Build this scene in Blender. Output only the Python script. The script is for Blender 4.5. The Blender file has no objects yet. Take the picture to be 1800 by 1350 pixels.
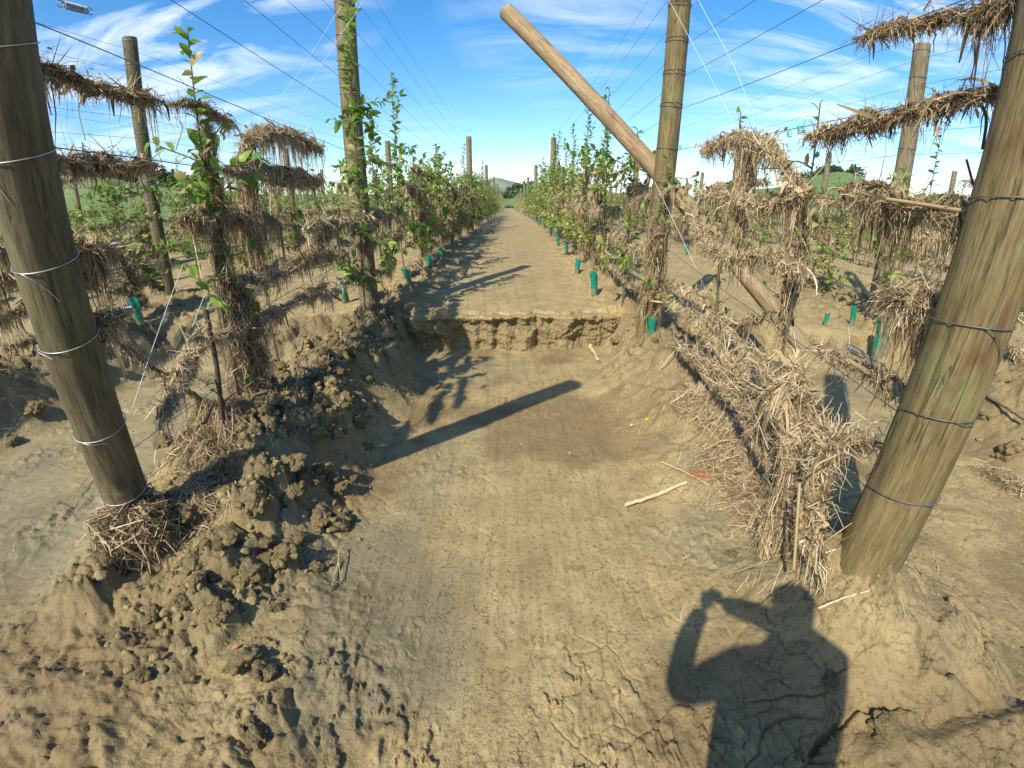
import bpy, math, random
import numpy as np
from mathutils import Vector, Matrix, Quaternion

SC = bpy.context.scene
COL = SC.collection
R = math.radians
# ------------------------------------------------------------------ camera (wide action-camera lens)
PITCH = R(21.0)
CAM_Z = 1.15
F_PX, K3 = 820.0, 0.24            # r = F*(t + K3*t^3), pixels of an 1800 px wide frame
cam_d = bpy.data.cameras.new('camera')
cam = bpy.data.objects.new('camera', cam_d); COL.objects.link(cam); SC.camera = cam
cam.location = (0, 0, CAM_Z)
cam.rotation_euler = (R(90) - PITCH, 0, 0)
cam_d.type = 'PANO'
cam_d.panorama_type = 'FISHEYE_LENS_POLYNOMIAL'
cam_d.sensor_fit = 'HORIZONTAL'
cam_d.sensor_width = 36.0; cam_d.sensor_height = 27.0
_t = np.linspace(0, 1.25, 400); _r = F_PX*(_t + K3*_t**3)*36.0/1800.0
_M = np.stack([_r, _r**2, _r**3, _r**4], 1)
_k = np.linalg.lstsq(_M, _t, rcond=None)[0]
cam_d.fisheye_polynomial_k0 = 0.0
cam_d.fisheye_polynomial_k1 = -_k[0]; cam_d.fisheye_polynomial_k2 = -_k[1]
cam_d.fisheye_polynomial_k3 = -_k[2]; cam_d.fisheye_polynomial_k4 = -_k[3]
cam_d.fisheye_fov = R(179)
cam_d.clip_start = 0.02; cam_d.clip_end = 6000

# ------------------------------------------------------------------ world, sun, exposure
SUN_EL, SUN_AZ = R(42), R(210)      # direction TO the sun, clockwise from +Y
world = bpy.data.worlds.new('World'); SC.world = world; world.use_nodes = True
wn, wl = world.node_tree.nodes, world.node_tree.links
wn.clear()
def WN(t, **k):
    n = wn.new(t)
    for a, b in k.items(): setattr(n, a, b)
    return n
def build_world():
    out = WN('ShaderNodeOutputWorld'); bg = WN('ShaderNodeBackground'); bg.inputs['Strength'].default_value = 0.13
    sky = WN('ShaderNodeTexSky', sky_type='NISHITA'); sky.sun_disc = False
    sky.sun_elevation = SUN_EL; sky.sun_rotation = SUN_AZ; sky.air_density = 1.0; sky.dust_density = 0.6; sky.ozone_density = 2.2; sky.altitude = 0
    hs = WN('ShaderNodeHueSaturation'); hs.inputs['Saturation'].default_value = 1.38; hs.inputs['Value'].default_value = 1.1
    wl.new(sky.outputs[0], hs.inputs['Color'])
    geo = WN('ShaderNodeTexCoord'); sep = WN('ShaderNodeSeparateXYZ'); wl.new(geo.outputs['Generated'], sep.inputs[0])
    def m(op, a, b=None, c=None, clamp=False):
        n = WN('ShaderNodeMath', operation=op); n.use_clamp = clamp
        for i, v in enumerate((a, b, c)):
            if v is None: continue
            if isinstance(v, (int, float)): n.inputs[i].default_value = v
            else: wl.new(v, n.inputs[i])
        return n.outputs[0]
    zc = m('MAXIMUM', m('ADD', sep.outputs[2], 0.12), 0.03)
    px = m('DIVIDE', sep.outputs[0], zc); py = m('DIVIDE', sep.outputs[1], zc)
    comb = WN('ShaderNodeCombineXYZ'); wl.new(px, comb.inputs[0]); wl.new(py, comb.inputs[1])
    def noise(vec, scale, detail, rough, dist=0.0, sx=1, sy=1, rot=0, off=(0, 0, 0)):
        mp = WN('ShaderNodeMapping'); mp.inputs['Scale'].default_value = (sx, sy, 1); mp.inputs['Rotation'].default_value = (0, 0, rot); mp.inputs['Location'].default_value = off
        wl.new(vec, mp.inputs[0]); n = WN('ShaderNodeTexNoise'); n.inputs['Scale'].default_value = scale; n.inputs['Detail'].default_value = detail
        n.inputs['Roughness'].default_value = rough; n.inputs['Distortion'].default_value = dist; wl.new(mp.outputs[0], n.inputs['Vector']); return n.outputs[0]
    # cirrus: streaky, wispy
    n1 = noise(comb.outputs[0], 1.5, 8, 0.62, 0.9, 0.8, 1.9, 0.35, (3.1, 1.7, 0))
    n2 = noise(comb.outputs[0], 0.55, 3, 0.5, 0.3, 1, 1, 0, (7.3, 2.2, 0))
    def blob(dx, dy, dz, k):      # soft region of sky where the wisps gather
        v = Vector((dx, dy, dz)).normalized()
        d = WN('ShaderNodeVectorMath', operation='DOT_PRODUCT'); wl.new(geo.outputs['Generated'], d.inputs[0]); d.inputs[1].default_value = v
        return m('MULTIPLY', m('SUBTRACT', d.outputs['Value'], 1 - k), 1 / k, clamp=True)
    def azel(a, e): return (math.sin(R(a))*math.cos(R(e)), math.cos(R(a))*math.cos(R(e)), math.sin(R(e)))
    b = None
    for a, e, k, w in ((-36, 19, .045, 1.0), (-27, 23, .03, .8), (31, 17, .03, .95), (42, 19, .035, .9), (6, 23, .03, .55), (-44, 9, .02, .6), (47, 9, .03, .8), (24, 25, .02, .6), (35, 11, .012, .7), (-30, 9, .010, .5)):
        v = m('MULTIPLY', blob(*azel(a, e), k), w)
        b = v if b is None else m('MAXIMUM', b, v)
    cir = m('MULTIPLY', m('SUBTRACT', n1, 0.42), 3.6, clamp=True)
    reg = m('ADD', m('MULTIPLY', b, 0.85), m('MULTIPLY', m('SUBTRACT', n2, 0.50), 1.5, clamp=True), clamp=True)
    cirrus = m('MULTIPLY', m('MULTIPLY', cir, reg), 1.0)
    # low cumulus band near the horizon
    n3 = noise(geo.outputs['Generated'], 9.0, 7, 0.55, 0.2, 1, 1, 0, (0.4, 0.9, 0.2))
    hz = m('MULTIPLY', m('SUBTRACT', 0.105, sep.outputs[2]), 16, clamp=True)
    cum = m('MULTIPLY', m('MULTIPLY', m('SUBTRACT', n3, 0.47), 9, clamp=True), hz)
    allc = m('MAXIMUM', cirrus, cum, clamp=True)
    mix = WN('ShaderNodeMix', data_type='RGBA'); wl.new(allc, mix.inputs['Factor']); wl.new(hs.outputs[0], mix.inputs[6]); mix.inputs[7].default_value = (6.9, 7.2, 7.6, 1)
    wl.new(mix.outputs[2], bg.inputs['Color']); wl.new(bg.outputs[0], out.inputs[0])
build_world()
sun_d = bpy.data.lights.new('sun', 'SUN'); sun = bpy.data.objects.new('sun', sun_d); COL.objects.link(sun)
sun_d.energy = 4.6; sun_d.angle = R(0.6); sun_d.color = (1.0, 0.92, 0.77)
_s = Vector((math.sin(SUN_AZ)*math.cos(SUN_EL), math.cos(SUN_AZ)*math.cos(SUN_EL), math.sin(SUN_EL)))
sun.rotation_euler = _s.to_track_quat('Z', 'Y').to_euler()
vs = SC.view_settings; vs.view_transform = 'Standard'; vs.look = 'None'; vs.gamma = 1; vs.use_curve_mapping = False; vs.exposure = 0.58
SC.display_settings.display_device = 'sRGB'
SC.cycles.max_bounces = 6; SC.cycles.transparent_max_bounces = 6
SC.cycles.use_denoising = True

# ------------------------------------------------------------------ helpers
rng = np.random.default_rng(7); random.seed(7)
_perm = np.random.default_rng(3).permutation(1024).astype(np.int64)
_ang = np.random.default_rng(4).uniform(0, 2*np.pi, 1024); _gx, _gy = np.cos(_ang), np.sin(_ang)
def _h(i, j): return _perm[(_perm[i & 1023] + j) & 1023]
def pn(x, y):
    """gradient noise, about -0.7..0.7"""
    xi = np.floor(x).astype(np.int64); yi = np.floor(y).astype(np.int64); fx = x - xi; fy = y - yi
    u = fx*fx*fx*(fx*(fx*6-15)+10); v = fy*fy*fy*(fy*(fy*6-15)+10)
    def g(a, b): h = _h(xi+a, yi+b); return _gx[h]*(fx-a) + _gy[h]*(fy-b)
    return (g(0,0)*(1-u)+g(1,0)*u)*(1-v) + (g(0,1)*(1-u)+g(1,1)*u)*v
def fbm(x, y, o=5, l=2.03, g=0.5):
    s = 0; a = 1.0
    for k in range(o):
        s = s + a*pn(x + 17.3*k, y - 9.1*k); x = x*l; y = y*l; a *= g
    return s
def rmf(x, y, o=4, g=0.5):
    s = 0; a = 1.0
    for k in range(o):
        s = s + a*(1 - 2.2*np.abs(pn(x + 7.3*k, y + 3.1*k))); x = x*2.1; y = y*2.1; a *= g
    return s
def cells(x, y, seed=0):
    """distance to nearest jittered cell centre, and a per-cell random number"""
    xi = np.floor(x).astype(np.int64); yi = np.floor(y).astype(np.int64)
    best = np.full(np.shape(x), 9.0); rid = np.zeros(np.shape(x)); sec = np.full(np.shape(x), 9.0)
    for a in (-1, 0, 1):
        for b in (-1, 0, 1):
            h = _h(xi+a+seed, yi+b); jx = (h/1023.0); jy = _h(h, yi+b+seed)/1023.0; rr = _h(h+5, xi+a)/1023.0
            d = np.hypot(xi+a+jx-x, yi+b+jy-y)
            nb = d < best
            sec = np.where(nb, best, np.minimum(sec, d)); rid = np.where(nb, rr, rid); best = np.where(nb, d, best)
    return best, rid, sec
def sst(a, b, x):
    t = np.clip((x-a)/(b-a), 0, 1); return t*t*(3-2*t)

def mesh_obj(name, V, Fc, mat=None, parent=None, smooth=True, tint=None, loc=None, attrs=None):
    """one mesh object; Fc is an (n,3|4) array or a list of such arrays"""
    me = bpy.data.meshes.new(name)
    V = np.asarray(V, np.float32).reshape(-1, 3)
    Fs = Fc if isinstance(Fc, list) else [Fc]
    Fs = [np.asarray(f, np.int32) for f in Fs if len(f)]
    me.vertices.add(len(V)); me.vertices.foreach_set('co', V.ravel())
    nl = sum(f.size for f in Fs); npoly = sum(len(f) for f in Fs)
    me.loops.add(nl); me.loops.foreach_set('vertex_index', np.concatenate([f.ravel() for f in Fs]))
    me.polygons.add(npoly)
    sz = np.concatenate([np.full(len(f), f.shape[1], np.int32) for f in Fs]); st = np.concatenate([[0], np.cumsum(sz)[:-1]]).astype(np.int32)
    me.polygons.foreach_set('loop_start', st)
    try: me.polygons.foreach_set('loop_total', sz)
    except Exception: pass
    if smooth: me.polygons.foreach_set('use_smooth', np.ones(npoly, bool))
    me.update(calc_edges=True)
    if tint is not None:
        a = me.attributes.new('tint', 'FLOAT', 'POINT'); a.data.foreach_set('value', np.asarray(tint, np.float32))
    for k, v in (attrs or {}).items():
        a = me.attributes.new(k, 'FLOAT', 'POINT'); a.data.foreach_set('value', np.asarray(v, np.float32))
    if mat: me.materials.append(mat)
    o = bpy.data.objects.new(name, me); COL.objects.link(o)
    if parent: o.parent = parent
    if loc is not None: o.location = loc
    return o
def tag(o, label=None, cat=None, group=None, kind=None):
    if label: o['label'] = label
    if cat: o['category'] = cat
    if group: o['group'] = group
    if kind: o['kind'] = kind
    return o
def empty(name, loc, label=None, cat=None, group=None, rz=0):
    o = bpy.data.objects.new(name, None); COL.objects.link(o); o.location = loc; o.rotation_euler = (0, 0, rz); o.empty_display_size = .1
    return tag(o, label, cat, group)
def dup(root, loc, rz=0, label=None, scale=1.0, group=None):
    r = root.copy(); COL.objects.link(r); r.location = loc; r.rotation_euler = (0, 0, rz); r.scale = (scale,)*3
    if label: r['label'] = label
    if group: r['group'] = group
    for ch in list(root.children):
        c = ch.copy(); COL.objects.link(c); c.parent = r
        for g in list(ch.children):
            d = g.copy(); COL.objects.link(d); d.parent = c
    return r
class Geo:
    def __init__(s): s.V = []; s.F = {3: [], 4: []}; s.T = []; s.n = 0
    def add(s, V, F, t=0.5):
        V = np.asarray(V, float).reshape(-1, 3); F = np.asarray(F, int)
        s.V.append(V); s.F[F.shape[1]].append(F + s.n); s.n += len(V)
        s.T.append(np.broadcast_to(np.asarray(t, float), (len(V),)))
        return s
    def obj(s, name, mat=None, parent=None, smooth=True, loc=None, local=False):
        V = np.concatenate(s.V)
        if local and loc is not None: V = V - np.asarray(loc)
        return mesh_obj(name, V, [np.concatenate(f) for f in s.F.values() if f], mat, parent, smooth, np.concatenate(s.T), loc)
def ribbons(P, W, rg, flat=None):
    """P (N,k,3) centre lines, W (N,) or (N,k) widths -> tapered strips"""
    N, k, _ = P.shape
    T = np.gradient(P, axis=1); T /= np.linalg.norm(T, axis=2, keepdims=True) + 1e-9
    A = rg.normal(size=(N, 1, 3)) if flat is None else flat
    S = np.cross(T, np.broadcast_to(A, T.shape)); S /= np.linalg.norm(S, axis=2, keepdims=True) + 1e-9
    W = np.asarray(W); W = W[:, None] * np.linspace(1, .35, k)[None] if W.ndim == 1 else W
    V = np.stack([P - S*W[..., None]/2, P + S*W[..., None]/2], 2).reshape(-1, 3)
    b = (np.arange(N)*k*2)[:, None] + (np.arange(k-1)*2)[None]
    b = b.ravel(); F = np.stack([b, b+1, b+3, b+2], 1)
    return V, F
def tube(pts, rad, seg=6, cap=True):
    pts = np.asarray(pts, float); k = len(pts); rad = np.broadcast_to(np.asarray(rad, float), (k,))
    T = np.gradient(pts, axis=0); T /= np.linalg.norm(T, axis=1, keepdims=True) + 1e-12
    up = np.array([0, 0, 1.]) if abs(T[:, 2]).mean() < .8 else np.array([1., 0, 0])
    S = np.cross(T, up); S /= np.linalg.norm(S, axis=1, keepdims=True) + 1e-12; B = np.cross(S, T)
    a = np.linspace(0, 2*np.pi, seg, endpoint=False)
    V = pts[:, None] + rad[:, None, None]*(np.cos(a)[None, :, None]*S[:, None] + np.sin(a)[None, :, None]*B[:, None])
    i = np.arange(k-1)[:, None]*seg; j = np.arange(seg)[None]; jn = (j+1) % seg
    F = np.stack([i+j, i+jn, i+seg+jn, i+seg+j], 2).reshape(-1, 4)
    return V.reshape(-1, 3), F
def spline(pts, n):
    pts = np.asarray(pts, float)
    d = np.r_[0, np.cumsum(np.linalg.norm(np.diff(pts, axis=0), axis=1))]; d /= d[-1]
    P = np.vstack([2*pts[0]-pts[1], pts, 2*pts[-1]-pts[-2]])
    out = []
    for t in np.linspace(0, 1, n):
        i = min(np.searchsorted(d, t, 'right')-1, len(pts)-2); u = (t-d[i])/(d[i+1]-d[i]+1e-12)
        p0, p1, p2, p3 = P[i:i+4]
        out.append(.5*((2*p1)+(-p0+p2)*u+(2*p0-5*p1+4*p2-p3)*u*u+(-p0+3*p1-3*p2+p3)*u**3))
    return np.array(out)
def ray(x, y):
    """direction through a pixel of the 1800x1350 photograph (used to measure where things stand)"""
    u = x-900.; v = 675.-y; r = math.hypot(u, v)/F_PX + 1e-9; t = r
    for _ in range(15): t -= (t+K3*t**3-r)/(1+3*K3*t*t)
    a, b, w = math.sin(t)*u/(r*F_PX), math.sin(t)*v/(r*F_PX), math.cos(t)
    return np.array([a, w*math.cos(PITCH)+b*math.sin(PITCH), -w*math.sin(PITCH)+b*math.cos(PITCH)])
def at_x(px, py, X): d = ray(px, py); return np.array([0, 0, CAM_Z]) + d*(X/d[0])
def at_z(px, py, Z): d = ray(px, py); return np.array([0, 0, CAM_Z]) + d*((Z-CAM_Z)/d[2])
def at_d(px, py, D): d = ray(px, py); return np.array([0, 0, CAM_Z]) + d*D

# ------------------------------------------------------------------ materials
def mat(name):
    m = bpy.data.materials.new(name); m.use_nodes = True; nt = m.node_tree; nt.nodes.clear()
    return m, nt.nodes, nt.links
def nd(N, t, **k):
    n = N.new(t)
    for a, b in k.items():
        if a.startswith('i_'):
            key = a[2:].replace('_', ' '); n.inputs[key].default_value = b
        else: setattr(n, a, b)
    return n
def ramp(N, L, fac, stops):
    r = N.new('ShaderNodeValToRGB'); e = r.color_ramp.elements
    e[0].position, e[0].color = stops[0][0], (*stops[0][1], 1); e[1].position, e[1].color = stops[1][0], (*stops[1][1], 1)
    for p, c in stops[2:]: x = e.new(p); x.color = (*c, 1)
    L.new(fac, r.inputs[0]); return r.outputs[0]
def mathn(N, L, op, a, b, clamp=False):
    n = N.new('ShaderNodeMath'); n.operation = op; n.use_clamp = clamp
    for i, v in enumerate((a, b)):
        if isinstance(v, (int, float)): n.inputs[i].default_value = v
        else: L.new(v, n.inputs[i])
    return n.outputs[0]
def mixc(N, L, f, a, b, bt='MIX'):
    n = N.new('ShaderNodeMix'); n.data_type = 'RGBA'; n.blend_type = bt
    for s, v in ((n.inputs['Factor'], f), (n.inputs[6], a), (n.inputs[7], b)):
        if isinstance(v, (int, float)): s.default_value = v
        elif isinstance(v, tuple): s.default_value = (*v, 1)
        else: L.new(v, s)
    return n.outputs[2]
def tex(N, L, vec, scale, detail=4, rough=.55, dist=0., kind='ShaderNodeTexNoise', **k):
    n = N.new(kind); L.new(vec, n.inputs['Vector']); n.inputs['Scale'].default_value = scale
    if kind == 'ShaderNodeTexNoise':
        n.inputs['Detail'].default_value = detail; n.inputs['Roughness'].default_value = rough; n.inputs['Distortion'].default_value = dist
    for a, b in k.items(): setattr(n, a, b)
    return n
def mapping(N, L, vec, s=(1, 1, 1), r=(0, 0, 0), l=(0, 0, 0)):
    n = N.new('ShaderNodeMapping'); L.new(vec, n.inputs[0]); n.inputs['Scale'].default_value = s; n.inputs['Rotation'].default_value = r; n.inputs['Location'].default_value = l
    return n.outputs[0]
def bump(N, L, h, strength, dist, normal=None):
    b = N.new('ShaderNodeBump'); b.inputs['Strength'].default_value = strength; b.inputs['Distance'].default_value = dist
    L.new(h, b.inputs['Height'])
    if normal is not None: L.new(normal, b.inputs['Normal'])
    return b.outputs[0]

def mud_material(name='mud', clod=False, sc=1.):
    m, N, L = mat(name)
    out = nd(N, 'ShaderNodeOutputMaterial'); p = nd(N, 'ShaderNodeBsdfPrincipled'); L.new(p.outputs[0], out.inputs[0])
    tc = nd(N, 'ShaderNodeTexCoord'); P = tc.outputs['Object'] if sc == 1. else mapping(N, L, tc.outputs['Object'], (sc, sc, sc))
    big = tex(N, L, P, 1.1, 5, .55, .4); mid = tex(N, L, P, 6., 6, .6, .3); fine = tex(N, L, P, 55., 6, .62); 
    c = ramp(N, L, mid.outputs[0], [(.3, (.262, .196, .088)), (.52, (.352, .270, .126)), (.72, (.41, .32, .160))])
    brown = ramp(N, L, big.outputs[0], [(.50, (0, 0, 0)), (.66, (1, 1, 1))])
    c = mixc(N, L, mathn(N, L, 'MULTIPLY', brown, .30), c, (.25, .172, .080))
    wn_ = tex(N, L, mapping(N, L, P, (1, .6, 1), l=(3.1, 4.2, 0)), 1.5, 5, .6, .8)
    wet = ramp(N, L, wn_.outputs[0], [(.52, (0, 0, 0)), (.66, (1, 1, 1))])
    if not clod:
        aw = nd(N, 'ShaderNodeAttribute', attribute_name='wet'); ab = nd(N, 'ShaderNodeAttribute', attribute_name='brown'); ar = nd(N, 'ShaderNodeAttribute', attribute_name='rough')
        wetf = mathn(N, L, 'ADD', mathn(N, L, 'MULTIPLY', wet, .30), aw.outputs['Fac'], True)
        c = mixc(N, L, mathn(N, L, 'MULTIPLY', ab.outputs['Fac'], .85), c, mixc(N, L, mid.outputs[0], (.135, .092, .040), (.245, .170, .080)))
    else:
        wetf = mathn(N, L, 'MULTIPLY', wet, .5)
    c = mixc(N, L, mathn(N, L, 'MULTIPLY', wetf, .62), c, mixc(N, L, mid.outputs[0], (.165, .158, .092), (.275, .252, .160)))
    c = mixc(N, L, ramp(N, L, fine.outputs[0], [(.30, (1, 1, 1)), (.47, (0, 0, 0))]), c, (.135, .095, .045))
    fl = tex(N, L, mapping(N, L, P, (1, .55, 1), r=(0, 0, .5)), 34., 5, .7, 1.2)
    c = mixc(N, L, mathn(N, L, 'MULTIPLY', ramp(N, L, fl.outputs[0], [(.36, (1, 1, 1)), (.42, (0, 0, 0))]), (.75 if clod else mathn(N, L, 'ADD', mathn(N, L, 'MULTIPLY', ar.outputs['Fac'], .6), .22))), c, (.12, .086, .042))
    # pale dried specks
    sp = tex(N, L, P, 120., 2, .5)
    c = mixc(N, L, mathn(N, L, 'MULTIPLY', ramp(N, L, sp.outputs[0], [(.68, (0, 0, 0)), (.74, (1, 1, 1))]), .35), c, (.48, .39, .25))
    if not clod:   # turned, damp soil is darker
        c = mixc(N, L, mathn(N, L, 'MULTIPLY', ar.outputs['Fac'], .66), c, (.150, .112, .054))
    L.new(c, p.inputs['Base Color'])
    rgh = ramp(N, L, wetf, [(0., (.86, .86, .86)), (1., (.60, .60, .60))]); L.new(rgh, p.inputs['Roughness'])
    p.inputs['Specular IOR Level'].default_value = .28
    # relief
    vd = nd(N, 'ShaderNodeVectorMath', operation='ADD'); ds = tex(N, L, P, 9., 4, .6)
    vs_ = nd(N, 'ShaderNodeVectorMath', operation='SCALE'); L.new(ds.outputs['Color'], vs_.inputs[0]); vs_.inputs['Scale'].default_value = .16
    L.new(P, vd.inputs[0]); L.new(vs_.outputs[0], vd.inputs[1])
    vo = tex(N, L, mapping(N, L, vd.outputs[0], (1, .55, 1)), 13., kind='ShaderNodeTexVoronoi', feature='DISTANCE_TO_EDGE')
    crack = ramp(N, L, vo.outputs['Distance'], [(0., (0, 0, 0)), (.055, (1, 1, 1))])
    cm = ramp(N, L, tex(N, L, P, 2.6, 4, .6, .5).outputs[0], [(.50, (0, 0, 0)), (.62, (1, 1, 1))])
    hc = mixc(N, L, mathn(N, L, 'MULTIPLY', cm, .9), (1., 1., 1.), crack)
    n1 = bump(N, L, hc, .55, .010)
    n2 = bump(N, L, tex(N, L, P, 30., 8, .65, .3).outputs[0], .7, .022, n1)
    if not clod:
        bb = N[n2.node.name] if hasattr(n2, 'node') else None
        L.new(mathn(N, L, 'ADD', mathn(N, L, 'MULTIPLY', ar.outputs['Fac'], .6), .28), bb.inputs['Strength'])
    n3 = bump(N, L, tex(N, L, mapping(N, L, P, (6, .5, 11)), 12., 4, .6).outputs[0], .25, .006, n2)
    n4 = bump(N, L, tex(N, L, P, 150., 5, .65).outputs[0], .9, .006, bump(N, L, fl.outputs[0], .8 if clod else .35, .010, n3))
    L.new(n4, p.inputs['Normal'])
    return m
M_MUD = mud_material(); M_CLOD = mud_material('mud_clod', True, .11); M_CRUMB = mud_material('mud_crumb', True)
for _n in M_CLOD.node_tree.nodes:
    if _n.type == 'VALTORGB' and abs(_n.color_ramp.elements[0].color[0]-.262) < 1e-4:
        for _e in _n.color_ramp.elements: _e.color = tuple(v*.64 for v in _e.color[:3])+(1,)

def wood_material(name, c0, c1, c2, stain, seed, grn=.3, streak=.5):
    m, N, L = mat(name)
    out = nd(N, 'ShaderNodeOutputMaterial'); p = nd(N, 'ShaderNodeBsdfPrincipled'); L.new(p.outputs[0], out.inputs[0])
    tc = nd(N, 'ShaderNodeTexCoord'); P = mapping(N, L, tc.outputs['Object'], l=(seed*1.7, seed*.9, seed*2.3))
    lo = tex(N, L, mapping(N, L, P, (7, 7, 1.3)), 2.4, 7, .65, .9); hi = tex(N, L, mapping(N, L, P, (48, 48, 3.2)), 2.4, 7, .68, .4)
    blot = tex(N, L, mapping(N, L, P, (1, 1, .6)), 5., 5, .6, .8)
    c = ramp(N, L, lo.outputs[0], [(.28, c0), (.50, c1), (.72, c2)])
    c = mixc(N, L, mathn(N, L, 'MULTIPLY', ramp(N, L, hi.outputs[0], [(.36, (1, 1, 1)), (.52, (0, 0, 0))]), streak), c, tuple(v*.42 for v in c0))
    c = mixc(N, L, mathn(N, L, 'MULTIPLY', ramp(N, L, blot.outputs[0], [(.50, (0, 0, 0)), (.68, (1, 1, 1))]), grn), c, (.17, .185, .075))
    bl2 = tex(N, L, mapping(N, L, P, (1, 1, .45), l=(4, 2, 9)), 6.5, 3, .5, .5)
    c = mixc(N, L, mathn(N, L, 'MULTIPLY', ramp(N, L, bl2.outputs[0], [(.60, (0, 0, 0)), (.70, (1, 1, 1))]), .65), c, stain)
    # mud splashes towards the foot
    sep = nd(N, 'ShaderNodeSeparateXYZ'); L.new(tc.outputs['Object'], sep.inputs[0])
    zz = mathn(N, L, 'SUBTRACT', 1.0, mathn(N, L, 'MULTIPLY', sep.outputs[2], .9), True)
    sm = ramp(N, L, mathn(N, L, 'ADD', mathn(N, L, 'MULTIPLY', zz, .42), mathn(N, L, 'MULTIPLY', tex(N, L, P, 14., 7, .7, .6).outputs[0], .62)), [(.55, (0, 0, 0)), (.70, (1, 1, 1))])
    c = mixc(N, L, mathn(N, L, 'MULTIPLY', sm, .6), c, (.30, .225, .125))
    vo = tex(N, L, mapping(N, L, P, (1, 1, .55)), 3.1, kind='ShaderNodeTexVoronoi')     # knots
    c = mixc(N, L, mathn(N, L, 'MULTIPLY', ramp(N, L, vo.outputs['Distance'], [(.045, (1, 1, 1)), (.11, (0, 0, 0))]), .75), c, (.06, .04, .022))
    ck0 = tex(N, L, mapping(N, L, P, (13, 13, .42)), 1.3, 4, .55, .35); cf = ramp(N, L, mathn(N, L, 'ABSOLUTE', mathn(N, L, 'SUBTRACT', ck0.outputs[0], .5), 0), [(0., (1, 1, 1)), (.010, (0, 0, 0))])
    cm_ = ramp(N, L, tex(N, L, P, 3.1, 3, .5).outputs[0], [(.46, (0, 0, 0)), (.54, (1, 1, 1))])
    c = mixc(N, L, mathn(N, L, 'MULTIPLY', mathn(N, L, 'MULTIPLY', cf, cm_), .85), c, (.022, .016, .010))
    L.new(c, p.inputs['Base Color']); p.inputs['Roughness'].default_value = .74; p.inputs['Specular IOR Level'].default_value = .3
    ck = tex(N, L, mapping(N, L, P, (26, 26, .55)), 1.4, 5, .6, .5)
    crk = ramp(N, L, mathn(N, L, 'ABSOLUTE', mathn(N, L, 'SUBTRACT', ck.outputs[0], .5), 0), [(0., (0, 0, 0)), (.018, (1, 1, 1))])
    b1 = bump(N, L, crk, .5, .006); b2 = bump(N, L, hi.outputs[0], .55, .006, b1)
    b3 = bump(N, L, tex(N, L, mapping(N, L, P, (20, 20, 6)), 6., 6, .7).outputs[0], .35, .005, b2); L.new(b3, p.inputs['Normal'])
    return m
M_POST_L = wood_material('wood_post_olive', (.070, .056, .030), (.125, .102, .056), (.19, .16, .095), (.040, .036, .024), 1., .25, .6)
M_POST_R = wood_material('wood_post_fresh', (.100, .074, .030), (.172, .130, .054), (.25, .195, .092), (.10, .038, .016), 2.4, .62, .55)
M_POST = wood_material('wood_post_grey', (.13, .102, .06), (.20, .165, .10), (.29, .24, .155), (.10, .07, .04), 5.1, .28, .5)
M_POST_B = wood_material('wood_post_brown', (.10, .078, .042), (.17, .135, .075), (.25, .20, .12), (.07, .055, .03), 3.3, .35, .5)
M_POLE = wood_material('wood_pole_tan', (.20, .138, .070), (.30, .215, .118), (.41, .315, .19), (.22, .080, .035), 8.3, .12, .4)

def strand_material(name, stops, transl=.25, rough=.8):
    m, N, L = mat(name)
    out = nd(N, 'ShaderNodeOutputMaterial'); p = nd(N, 'ShaderNodeBsdfPrincipled'); t = nd(N, 'ShaderNodeBsdfTranslucent'); mx = nd(N, 'ShaderNodeMixShader')
    a = nd(N, 'ShaderNodeAttribute', attribute_name='tint'); tc = nd(N, 'ShaderNodeTexCoord')
    nz = tex(N, L, tc.outputs['Object'], 7., 3, .6)
    f = mathn(N, L, 'ADD', a.outputs['Fac'], mathn(N, L, 'MULTIPLY', mathn(N, L, 'SUBTRACT', nz.outputs[0], .5), .55), True)
    c = ramp(N, L, f, stops); L.new(c, p.inputs['Base Color']); L.new(c, t.inputs['Color']); p.inputs['Roughness'].default_value = rough; p.inputs['Specular IOR Level'].default_value = .3
    mx.inputs[0].default_value = transl; L.new(p.outputs[0], mx.inputs[1]); L.new(t.outputs[0], mx.inputs[2]); L.new(mx.outputs[0], out.inputs[0])
    return m
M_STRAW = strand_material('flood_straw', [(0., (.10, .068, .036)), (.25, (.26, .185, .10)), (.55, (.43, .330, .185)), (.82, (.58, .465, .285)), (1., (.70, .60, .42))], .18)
M_REED = strand_material('pale_reed', [(0., (.36, .27, .13)), (1., (.66, .55, .36))], .1)
M_LEAF = strand_material('apple_leaf', [(0., (.035, .085, .020)), (.35, (.11, .22, .035)), (.62, (.27, .41, .065)), (.82, (.43, .53, .11)), (.90, (.42, .34, .13)), (1., (.48, .36, .20))], .45, .42)
M_BARK = strand_material('apple_bark', [(0., (.07, .05, .035)), (1., (.19, .14, .10))], 0.)
M_FROND = strand_material('rusty_needles', [(0., (.30, .12, .045)), (1., (.52, .26, .11))], .15)
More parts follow.
